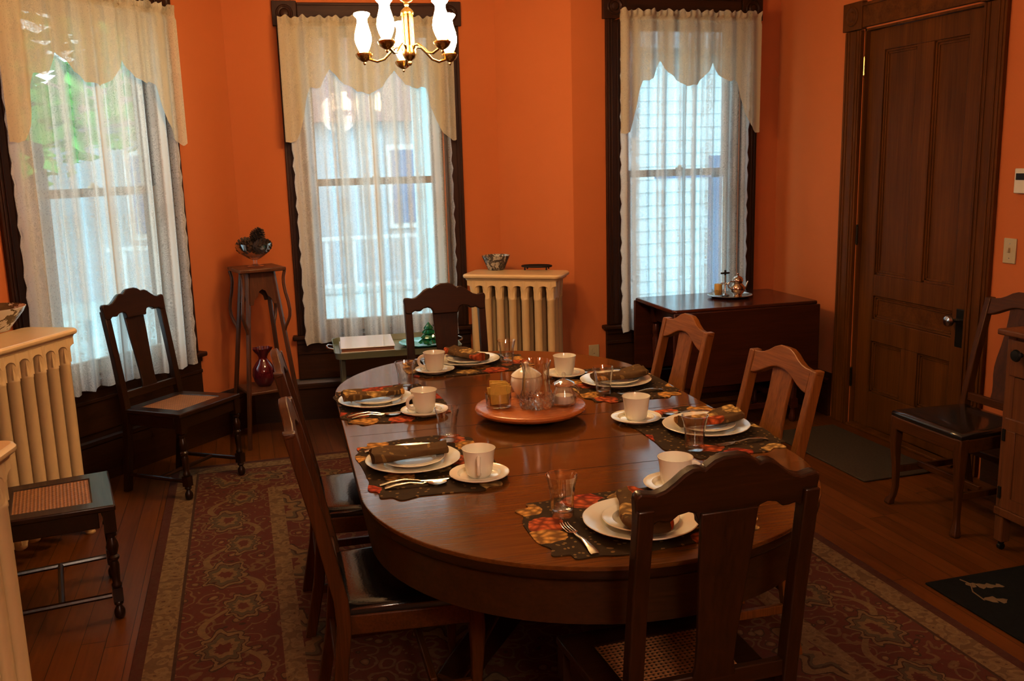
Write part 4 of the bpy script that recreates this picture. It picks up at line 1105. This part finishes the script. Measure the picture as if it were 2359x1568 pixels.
pinecone((.112, 5.735, cz + .122), .048, .056, 80, 120, 'dark pinecone at the right of the glass bowl on the plant stand')
pinecone((.085, 5.815, cz + .112), .044, .055, 60, 200, 'dark pinecone at the back of the glass bowl on the plant stand')
pinecone((.088, 5.760, cz + .178), .044, .050, 25, 60, 'dark pinecone heaped topmost in the glass bowl on the plant stand')
t = thing('ruffled_vase', 'cranberry red glass vase with ruffled rim on the plant stand shelf', 'vase', (.065, 5.765, .3365))
mb = MB(); mb.lathe([(0, .0), (.036, 0), (.040, .004), (.058, .03), (.070, .07), (.066, .11), (.045, .145), (.028, .165), (.026, .178), (.034, .198), (.052, .222), (.058, .236), (.0565, .237), (.050, .222), (.032, .198), (.023, .178), (.025, .164), (.042, .143), (.062, .108), (.066, .07), (.05, .02), (0, .012)], 60,
                    rmod=lambda t_, i, z: 1 + (.10 * math.cos(7 * t_) * (z - .19) / .045 if z > .19 else 0)); mb.build('vase_body', M['redglass'], t, smooth=50)

# ------------------------------------------------------------------ tray table in front of the middle window
def tray_table():
    t = thing('tray_table', 'green metal tray table under the middle window', 'tray table', (.838, 5.474, 0), R(-3.7))
    W, D, z = .74, .53, .562
    def rr(ins, zz, r=.05):
        pts = []
        for (cx, cy, a0) in ((W / 2 - r, D / 2 - r, 0), (-W / 2 + r, D / 2 - r, 90), (-W / 2 + r, -D / 2 + r, 180), (W / 2 - r, -D / 2 + r, 270)):
            for k in range(7):
                q = R(a0 + 15 * k); pts.append((cx + (r - ins) * math.cos(q), cy + (r - ins) * math.sin(q), zz))
        return pts
    mb = MB(); mb.loft([rr(.02, z - .001), rr(.008, z + .003), rr(.002, z + .035), rr(0, z + .040), rr(.003, z + .038), rr(.010, z + .006), rr(.022, z + .003)]); mb.build('tray', M['traytin'], t, smooth=40)
    for sx in (-1, 1):
        mb = MB(); x = sx * W / 2
        mb.tube([(x - sx * .004, -.06, z + .028), (x + sx * .028, -.055, z + .036), (x + sx * .038, 0, z + .038), (x + sx * .028, .055, z + .036), (x - sx * .004, .06, z + .028)], .0055, 8); mb.build('handle', M['pewter'], t, smooth=60)
    for (x0, y0, x1, y1) in ((-.32, -.145, -.30, .145), (.32, -.145, .30, .145), (-.30, -.145, -.32, .145), (.30, -.145, .32, .145)):
        mb = MB(); mb.box((x0, y0 if y0 < 0 else y0, (z - .002) / 2), (.026, .02, z - .002)) if x0 in (-.32, .32) else mb.box((x1, y1, (z - .002) / 2), (.026, .02, z - .002))
        mb.build('leg', M['traytin'], t, bevel=.004)
    for sx in (-1, 1):
        mb = MB(); mb.box((sx * .32, 0, .22), (.016, .30, .016)); mb.build('brace', M['traytin'], t, bevel=.003)
tray_table()
ZTT = .5655
for k, (lab, dz) in enumerate((('lower white album lying on the green tray table', 0), ('upper glossy white album on top of the other on the tray table', .0275))):
    t = thing('photo_album', lab, 'album', (.662 + .004 * k, 5.470 - .004 * k, ZTT + dz), R(-4 - k))
    mb = MB(); mb.box((0, 0, .013), (.300, .368, .018)); mb.build('pages', M['albumedge'], t)
    for z in (.002, .0245):
        mb = MB(); mb.box((0, 0, z), (.31, .378, .004)); mb.build('cover', M['album'], t, bevel=.001)
t = thing('glass_plate', 'pale aqua glass plate on the right of the tray table', 'plate', (1.010, 5.480, ZTT))
mb = MB(); mb.lathe([(0, .002), (.08, 0), (.125, .010), (.150, .022), (.148, .0235), (.124, .013), (.08, .004), (0, .005)], 48, rmod=lambda t_, i, z: 1 + (.02 * math.cos(16 * t_) if z > .009 else 0)); mb.build('plate', M['blueglass'], t, smooth=50)
t = thing('glass_tree', 'small green glass tree ornament on the aqua plate', 'ornament', (1.040, 5.455, ZTT + .0055))
mb = MB(); mb.lathe([(.014, 0), (.016, .008), (.010, .014)], 16); mb.build('base', M['greenglass'], t)
mb = MB(); zz = .012
for k, (r0, h) in enumerate(((.058, .040), (.048, .036), (.038, .034), (.026, .032))):
    mb.lathe([(.008, zz + .002), (r0, zz), (r0 * .92, zz + .008), (r0 * .35, zz + h), (0, zz + h + .012)], 22, rmod=lambda t_, i, z: 1 + (.16 * math.cos(9 * t_ + k) if i in (1, 2) else 0)); zz += h * .78
mb.build('branches', M['greenglass'], t, smooth=25)

# ------------------------------------------------------------------ drop-leaf table by the right window
def drop_leaf():
    t = thing('drop_leaf_table', 'dark mahogany drop-leaf table under the right window', 'table', (2.875, 5.170, 0), R(-1.5))
    W, D, H = .965, .60, .765
    def rr(z, ins, r=.03):
        pts = []
        for (cx, cy, a0) in ((W / 2 - r, D / 2 - r, 0), (-W / 2 + r, D / 2 - r, 90), (-W / 2 + r, -D / 2 + r, 180), (W / 2 - r, -D / 2 + r, 270)):
            for k in range(5):
                q = R(a0 + 22.5 * k); pts.append((cx + (r - ins) * math.cos(q), cy + (r - ins) * math.sin(q), z))
        return pts
    mb = MB(); mb.loft([rr(H - .024, .006), rr(H - .018, 0), rr(H - .008, 0), rr(H - .002, .004), rr(H, .010)]); mb.build('table_top', M['mahog'], t, smooth=50)
    for sy in (-1, 1):
        mb = MB(); pts = [(-W / 2, H - .020), (W / 2, H - .020), (W / 2, .34), (W / 2 - .02, .305), (W / 2 - .055, .290), (-W / 2 + .055, .290), (-W / 2 + .02, .305), (-W / 2, .34)]
        mb.prism(pts, -.009, .009, tr(0, sy * (D / 2 + .004), 0) @ XZ) ; mb.build('drop_leaf', M['mahogz'], t, bevel=.005)
    mb = MB()
    for sx in (-1, 1): mb.box((sx * .36, 0, H - .085), (.02, .48, .12))
    for sy in (-1, 1): mb.box((0, sy * .235, H - .085), (.72, .02, .12))
    mb.build('apron', M['mahogz'], t, bevel=.003)
    for sx in (-1, 1):
        for sy in (-1, 1):
            mb = MB(); x, y = sx * .36, sy * .235
            mb.box((x, y, H - .09), (.05, .05, .13)); mb.lathe([(.014, .0), (.022, .01), (.024, .03), (.016, .05), (.014, .10), (.022, .13), (.024, .20), (.020, .36), (.026, .50), (.018, .52), (.025, .54), (.025, .56), (.018, .595)], 18, (x, y, 0))
            mb.box((x, y, .12), (.046, .046, .06)); mb.build('leg', M['mahog'], t, smooth=45)
    for sy in (-1, 1):
        mb = MB(); mb.box((0, sy * .235, .12), (.70, .02, .035)); mb.build('stretcher', M['mahog'], t, bevel=.003)
    for sx in (-1, 1):
        mb = MB(); mb.box((sx * .36, 0, .12), (.02, .44, .035)); mb.build('stretcher', M['mahog'], t, bevel=.003)
drop_leaf()
ZD = .7655
t = thing('silver_tray', 'round silver serving tray on the drop-leaf table', 'tray', (2.945, 5.225, ZD))
mb = MB(); mb.lathe([(0, .001), (.105, 0), (.118, .004), (.135, .013), (.140, .016), (.138, .018), (.132, .015), (.116, .007), (.105, .004), (0, .004)], 56); mb.build('tray', M['pewter'], t, smooth=50)
zz = ZD + .0045
t = thing('silver_teapot', 'small round silver pot with finial lid on the silver tray', 'pot', (2.985, 5.200, zz))
mb = MB(); mb.lathe([(0, 0), (.026, 0), (.028, .004), (.024, .010), (.040, .028), (.047, .048), (.044, .066), (.030, .080), (.027, .084), (.031, .090), (.034, .104), (.030, .112), (0, .113)], 40); mb.build('body', M['copperw'], t, smooth=50)
mb = MB(); mb.lathe([(.032, .112), (.026, .122), (.010, .130), (.004, .134), (.007, .141), (.005, .148), (0, .150)], 28); mb.build('lid', M['copperw'], t, smooth=50)
mb = MB(); mb.tube([(-.042, 0, .05), (-.066, .0, .062), (-.070, 0, .085), (-.052, 0, .098), (-.034, 0, .095)], .0045, 8); mb.build('handle', M['pewter'], t, smooth=60)
mb = MB(); mb.tube([(.044, 0, .045), (.060, 0, .058), (.066, 0, .080), (.074, 0, .092)], [.009, .007, .006, .005], 8); mb.build('spout', M['pewter'], t, smooth=60)
t = thing('silver_caddy', 'silver cruet caddy with a cross-shaped handle on the silver tray', 'caddy', (2.935, 5.270, zz))
mb = MB(); mb.lathe([(0, 0), (.028, 0), (.030, .004), (.008, .010), (.005, .016), (.005, .110), (.004, .158), (0, .158)], 20); mb.build('stem', M['pewter'], t, smooth=50)
mb = MB(); mb.box((0, 0, .143), (.062, .010, .011)); mb.box((0, 0, .146), (.012, .010, .034)); mb.build('cross_handle', M['bronze'], t, bevel=.003)
mb = MB(); ring = [(.030 * math.cos(2 * PI * k / 20), .030 * math.sin(2 * PI * k / 20), .075) for k in range(20)]; mb.tube(ring, .003, 6, closed=True)
mb.tube([(-.03, 0, .075), (.03, 0, .075)], .003, 6); mb.build('ring', M['pewter'], t, smooth=60)
t = thing('votive_candle', 'yellow candle in a clear spiky glass holder on the silver tray', 'candle', (2.880, 5.258, zz))
mb = MB(); mb.lathe([(0, 0), (.027, 0), (.031, .006), (.034, .030), (.037, .044), (.034, .044), (.031, .030), (.028, .010), (0, .008)], 36, rmod=lambda t_, i, z: 1 + (.12 * math.cos(9 * t_) if z > .02 else 0)); mb.build('glass_holder', M['tumbler'], t, smooth=30)
mb = MB(); mb.lathe([(0, .009), (.024, .009), (.0245, .012), (.0245, .076), (.022, .079), (0, .078)], 24); mb.build('wax', M['candlew'], t, smooth=50)

# ------------------------------------------------------------------ cabinet at the right edge
def cabinet():
    t = thing('oak_cabinet', 'oak cabinet with a knobbed drawer cut off at the right photo edge', 'cabinet', (2.925, 2.515, 0), R(-90))
    # local x runs towards the camera (0 at the centre), y into the cabinet
    W, D = .90, .46; x0, x1 = -W / 2, W / 2
    mb = MB(); mb.box((0, D / 2 - .012, .925), (W + .04, D + .05, .024)); mb.build('top', M['cab'], t, bevel=.006)
    mb = MB()
    for x in (x0 + .022, x1 - .022):
        mb.box((x, .022, .475), (.044, .044, .87)); mb.box((x, D - .022, .475), (.044, .044, .87))
        mb.box((x, D / 2, .545), (.016, D - .08, .72))
    mb.box((0, D - .008, .545), (W - .08, .012, .72)); mb.box((0, .02, .895), (W - .08, .03, .03)); mb.box((0, .02, .655), (W - .04, .03, .18)); mb.box((0, .016, .172), (W - .0, .05, .036)); mb.box((0, D / 2, .20), (W - .08, D - .06, .02))
    mb.build('carcass', M['cab'], t, bevel=.004)
    for xc, wd in ((-.373, .112), (0, .60), (.373, .112)):
        mb = MB(); mb.box((xc, .008, .822), (wd, .024, .148)); dr = mb.build('drawer', M['cab'], t, bevel=.004)
        for kx in ((0,) if wd < .2 else (-.16, .16)):
            mb = MB(); mb.lathe([(.010, 0), (.008, .012), (.018, .018), (.025, .026), (.021, .034), (0, .037)], 20, (0, 0, 0), tr(xc + kx, -.004, .842) @ rot('X', 90)); mb.build('knob', M['black'], dr)
    for sd, xc in ((-1, x0 / 2 + .008), (1, x1 / 2 - .008)):
        wd = W / 2 - .026
        mb = MB(); mb.box((xc, .010, .382), (wd, .020, .384)); mb.box((xc, -.002, .548), (wd, .008, .05)); mb.box((xc, -.002, .215), (wd, .008, .05))
        for q in (-1, 1): mb.box((xc + q * (wd / 2 - .028), -.002, .3815), (.056, .008, .283))
        dd = mb.build('cabinet_door', M['cab'], t, bevel=.003)
        for z in (.255, .50):
            mb = MB(); mb.box((xc + sd * (wd / 2 - .002), -.007, z), (.014, .008, .05)); mb.build('hinge', M['black'], dd, bevel=.001)
    for x in (x0 + .022, x1 - .022):
        for y in (.022, D - .022):
            mb = MB(); mb.lathe([(.014, -.008), (.014, .008)], 14, (0, 0, 0), tr(x, y, .0145) @ rot('Y', 90)); mb.lathe([(.008, .02), (.012, .028), (.012, .045)], 10, (x, y, 0)); mb.build('caster', M['black'], t)
cabinet()
t = thing('wooden_box', 'small wooden drawer box with a black knob on the oak cabinet', 'box', (3.00, 2.62, .9375), R(-90))
mb = MB(); mb.box((0, .10, .052), (.62, .20, .104)); mb.build('case', M['cab'], t, bevel=.004)
mb = MB(); mb.box((0, -.004, .050), (.56, .010, .078)); mb.build('drawer_front', M['cab'], t, bevel=.003)
for x in (-.235, .235):
    mb = MB(); mb.lathe([(.006, 0), (.005, .008), (.012, .012), (.015, .018), (.012, .024), (0, .026)], 16, (0, 0, 0), tr(x, -.009, .052) @ rot('X', 90)); mb.build('knob', M['black'], t)

# ------------------------------------------------------------------ chandelier
CHX, CHY, CHZ = .724, 3.95, 2.170
t = thing('chandelier', 'lit brass chandelier with five hurricane shades over the table', 'chandelier', (CHX, CHY, CHZ), 0, None, R(-7), R(.4))
ch = t
mb = MB(); mb.lathe([(0, -.125), (.006, -.122), (.009, -.114), (.006, -.106), (.010, -.102), (.022, -.094), (.029, -.080), (.029, -.060), (.024, -.050), (.024, -.046)], 24); mb.build('bottom_finial', M['brass'], t, smooth=50)
mb = MB()
for k in range(6):
    a_ = 2 * PI * k / 6; mb.tube([(.017 * math.cos(a_), .017 * math.sin(a_), -.048), (.017 * math.cos(a_), .017 * math.sin(a_), .085)], .0075, 8)
mb.tube([(0, 0, -.05), (0, 0, .09)], .012, 8)
mb.build('reeded_stem', M['brass'], t, smooth=60)
mb = MB(); mb.lathe([(.026, .082), (.028, .088), (.026, .096), (.017, .106), (.012, .110), (.006, .114), (.010, .120), (.011, .126), (.006, .132), (0, .133)], 24); mb.build('stem_cap', M['brass'], t, smooth=50)
mb = MB(); mb.tube([(.0 + .028 * math.sin(2 * PI * k / 24), 0, .160 - .028 * math.cos(2 * PI * k / 24)) for k in range(24)], .0045, 8, closed=True); mb.build('ring', M['brass'], t, smooth=60)
RHO = .189
for k in range(5):
    A = rot('Z', 16.2 + 72 * k)
    mb = MB(); mb.tube([(.022, 0, -.062), (.035, 0, -.046), (.055, 0, -.046), (.078, 0, -.064), (.105, 0, -.090), (.135, 0, -.098), (RHO - .02, 0, -.086)], .0055, 10, A); arm = mb.build('arm', M['brass'], t, smooth=60)
    mb = MB(); B = A @ tr(RHO, 0, -.075)
    mb.lathe([(0, -.034), (.004, -.032), (.006, -.026), (.004, -.021), (.012, -.018), (.026, -.008), (.034, .004), (.0355, .010), (.030, .012), (.027, .018), (.020, .022), (.018, .026)], 28, (0, 0, 0), B); mb.build('cup', M['brass'], arm, smooth=50)
    mb = MB(); mb.lathe([(.018, .022), (.022, .030), (.028, .044), (.0335, .062), (.0350, .078), (.0320, .098), (.0260, .120), (.0215, .138), (.0205, .150), (.0225, .158), (.030, .166), (.0335, .172), (.0315, .176), (.027, .176)], 36, (0, 0, 0), B,
                        rmod=lambda t_, i, z: 1 + (.03 * math.cos(10 * t_) if i >= 11 else 0), caps=False)
    mb.build('hurricane_shade', M['bulb'], arm, smooth=60)
# chain from the ring to the ceiling (hangs straight)
mb = MB(); z = CHZ + .176; x, y = CHX + .001, CHY + .018; k = 0
while z < HC - .06:
    pts = []
    for j in range(14):
        q = 2 * PI * j / 14; pts.append((.008 * math.cos(q), 0, .016 * math.sin(q)))
    mb.tube(pts, .0022, 6, tr(x, y, z + .014) @ rot('Z', 90 * (k % 2)), closed=True); z += .027; k += 1
o = mb.build('chain', M['brass'], t, smooth=60); o.matrix_parent_inverse = (tr(CHX, CHY, CHZ) @ rot('Y', .4) @ rot('X', -7)).inverted()
mb = MB(); mb.lathe([(.02, HC - .065), (.03, HC - .05), (.06, HC - .02), (.065, HC)], 28, (x, y, 0)); o = mb.build('canopy', M['brass'], t, smooth=50); o.matrix_parent_inverse = (tr(CHX, CHY, CHZ) @ rot('Y', .4) @ rot('X', -7)).inverted()

# ------------------------------------------------------------------ outside the windows
mb = MB(); mb.box((0, 25, -.55), (90, 60, .1)); o = mb.build('driveway', M['grass'], smooth=0); struct(o); o.location = (0, -14.5, 0)
o.location = (0, -13, 0)
def tree(loc, r, h, lab, seed):
    t = thing('leafy_tree', lab, 'tree', loc)
    rnd = random.Random(seed)
    mb = MB(); mb.tube([(0, 0, 0), (.05, .02, h * .4), (0, .05, h * .75)], [.16, .13, .08], 10); mb.build('trunk', M['stand'], t)
    mb = MB()
    for k in range(1500):
        d = Vector((rnd.gauss(0, 1), rnd.gauss(0, 1), rnd.gauss(0, 1))).normalized() * rnd.uniform(.55, 1)
        p = (d.x * r, d.y * r, h * .75 + d.z * r * .95)
        if p[2] < .15: continue
        s_ = rnd.uniform(.13, .26)
        mb.add([(-s_, 0, 0), (0, -s_ * .5, .02), (s_, 0, 0), (0, s_ * .5, .02)], [(0, 1, 2, 3)], tr(*p) @ rot('Z', rnd.uniform(0, 360)) @ rot('X', rnd.uniform(-70, 70)))
    mb.build('foliage', M['leafy'], t, smooth=0)
tree((-2.2, 11.5, -.5), 2.0, 5.3, 'bright green tree outside the leftmost window, nearer to the glass', 1)
tree((-7.6, 11.5, -.5), 2.0, 5.2, 'tall green tree further left outside the leftmost window', 2)
tree((-3.9, 15.2, -.5), 1.3, 3.4, 'low green tree outside between the left and middle windows', 3)
def house():
    t = thing('neighboring_house', 'neighboring house with red shingled gable seen through the middle window', 'house', (1.2, 17.0, -.5))
    mb = MB(); mb.box((0, 1.5, 1.5), (9, 3, 3.0)); mb.build('wall', M['siding'], t)
    mb = MB(); mb.prism([(-4.8, 2.9), (4.8, 2.9), (0, 6.8)], -.3, 3.2, XZ @ Matrix.Scale(-1, 4, (0, 0, 1))); mb.build('gable', M['brick'], t)
    for x in (-2.5, -.4, 1.9):
        mb = MB(); mb.box((x, -.02, 1.75), (1.0, .06, 1.5)); w = mb.build('window_frame', M['whitep'], t)
        mb = MB(); mb.box((x, -.055, 1.75), (.8, .02, 1.3)); mb.build('window_glass', M['bluep'], w)
    mb = MB()
    for k in range(14): mb.box((-3 + .45 * k, -1.2, .5), (.06, .06, .9))
    mb.box((0, -1.2, .95), (6.5, .08, .06)); mb.box((0, -1.2, .15), (6.5, .08, .06)); mb.build('railing', M['whitep'], t)
house()
t = thing('garden_shed', 'pale blue-grey shed wall outside the right window', 'shed', (4.6, 10.2, -.5))
mb = MB(); mb.box((0, 1.2, 1.7), (4.6, 2.4, 3.4))
for k in range(22): mb.box((0, -.008, .1 + .15 * k), (4.6, .016, .02))
mb.build('wall', plain('pale blue siding', (.52, .62, .64), .8, var=.05), t)
mb = MB(); mb.prism([(-2.6, 3.35), (2.6, 3.35), (2.3, 4.2), (-2.3, 4.2)], -2.5, .3, XZ); mb.build('roof', M['siding'], t)
t = thing('porch_post', 'white porch post and blue rail outside the right window', 'porch post', (3.05, 7.2, -.5))
mb = MB(); mb.box((0, 0, 1.7), (.16, .16, 3.4)); mb.build('post', M['whitep'], t, bevel=.01)
mb = MB(); mb.box((.85, .0, 1.35), (.10, .06, 1.6)); mb.box((1.2, 0, 2.0), (1.8, .06, .06)); mb.build('blue_trim', M['bluep'], t)

# ------------------------------------------------------------------ light
w = bpy.data.worlds.new('sky'); bpy.context.scene.world = w; w.use_nodes = True
nt = w.node_tree; nt.nodes.clear(); g = G(nt)
tc = nt.nodes.new('ShaderNodeTexCoord'); sp = nt.nodes.new('ShaderNodeSeparateXYZ'); nt.links.new(tc.outputs['Generated'], sp.inputs[0])
col = g.ramp(g.math('ADD', g.math('MULTIPLY', sp.outputs[2], .5), .5), [(.45, (.62, .78, .86)), (.55, (.70, .86, .95)), (1, (.58, .79, 1.0))])
bg = g.n('ShaderNodeBackground', Color=col, Strength=4.8); ow = nt.nodes.new('ShaderNodeOutputWorld'); nt.links.new(bg.outputs[0], ow.inputs[0])
for i in WIN:   # sky portals at the three windows
    a, L, ang = seg(i); c, ww = WIN[i]
    p = a + Vector((math.cos(ang), math.sin(ang))) * c + Vector((-math.sin(ang), math.cos(ang))) * .22
    ld = bpy.data.lights.new('sky_portal', 'AREA'); ld.shape = 'RECTANGLE'; ld.size = ww - 2 * CW + .1; ld.size_y = 2.05
    ld.cycles.is_portal = True
    lo = bpy.data.objects.new('sky_portal', ld); C.objects.link(lo); lo.location = (p.x, p.y, 1.54)
    lo.rotation_euler = (R(-90), 0, ang)

pl = bpy.data.lights.new('fill_lamp', 'POINT'); pl.energy = 100; pl.color = (1, .84, .66); pl.shadow_soft_size = .25  # unseen fill lamp added behind the camera to brighten surfaces facing it
lo = bpy.data.objects.new('fill_lamp', pl); C.objects.link(lo); lo.location = (.35, -.8, 2.35)

# ------------------------------------------------------------------ camera
cd = bpy.data.cameras.new('camera'); cam = bpy.data.objects.new('camera', cd); C.objects.link(cam)
cd.sensor_width = 36; cd.lens = 2138.0 / 2359.0 * 36; cd.clip_start = .05
pit, rol, yaw = R(10.94), R(1.575), R(-16.0)
D = Vector((math.sin(rol) * math.cos(pit), math.cos(rol) * math.cos(pit), math.sin(pit)))   # world down seen by the camera
FW = (Vector((0, 0, 1)) - D * D.z).normalized(); RT = D.cross(FW)
Mc = Matrix((RT, FW, -D))                        # camera (x right, y down, z forward) -> heading frame
Rz = Matrix.Rotation(yaw, 3, 'Z')
Mw = Rz @ Mc
cam.matrix_world = Matrix(((Mw[0][0], -Mw[0][1], -Mw[0][2], 0), (Mw[1][0], -Mw[1][1], -Mw[1][2], 0), (Mw[2][0], -Mw[2][1], -Mw[2][2], 1.65), (0, 0, 0, 1)))
sc = bpy.context.scene; sc.camera = cam
sc.view_settings.view_transform = 'Standard'; sc.view_settings.look = 'None'; sc.view_settings.exposure = .28; sc.view_settings.gamma = .84
sc.cycles.use_denoising = True; sc.cycles.use_adaptive_sampling = True; sc.cycles.adaptive_threshold = .06; sc.cycles.adaptive_min_samples = 16
sc.cycles.max_bounces = 7; sc.cycles.diffuse_bounces = 3; sc.cycles.glossy_bounces = 3; sc.cycles.transmission_bounces = 6; sc.cycles.transparent_max_bounces = 12
sc.cycles.caustics_reflective = False; sc.cycles.caustics_refractive = False; sc.cycles.sample_clamp_indirect = 6
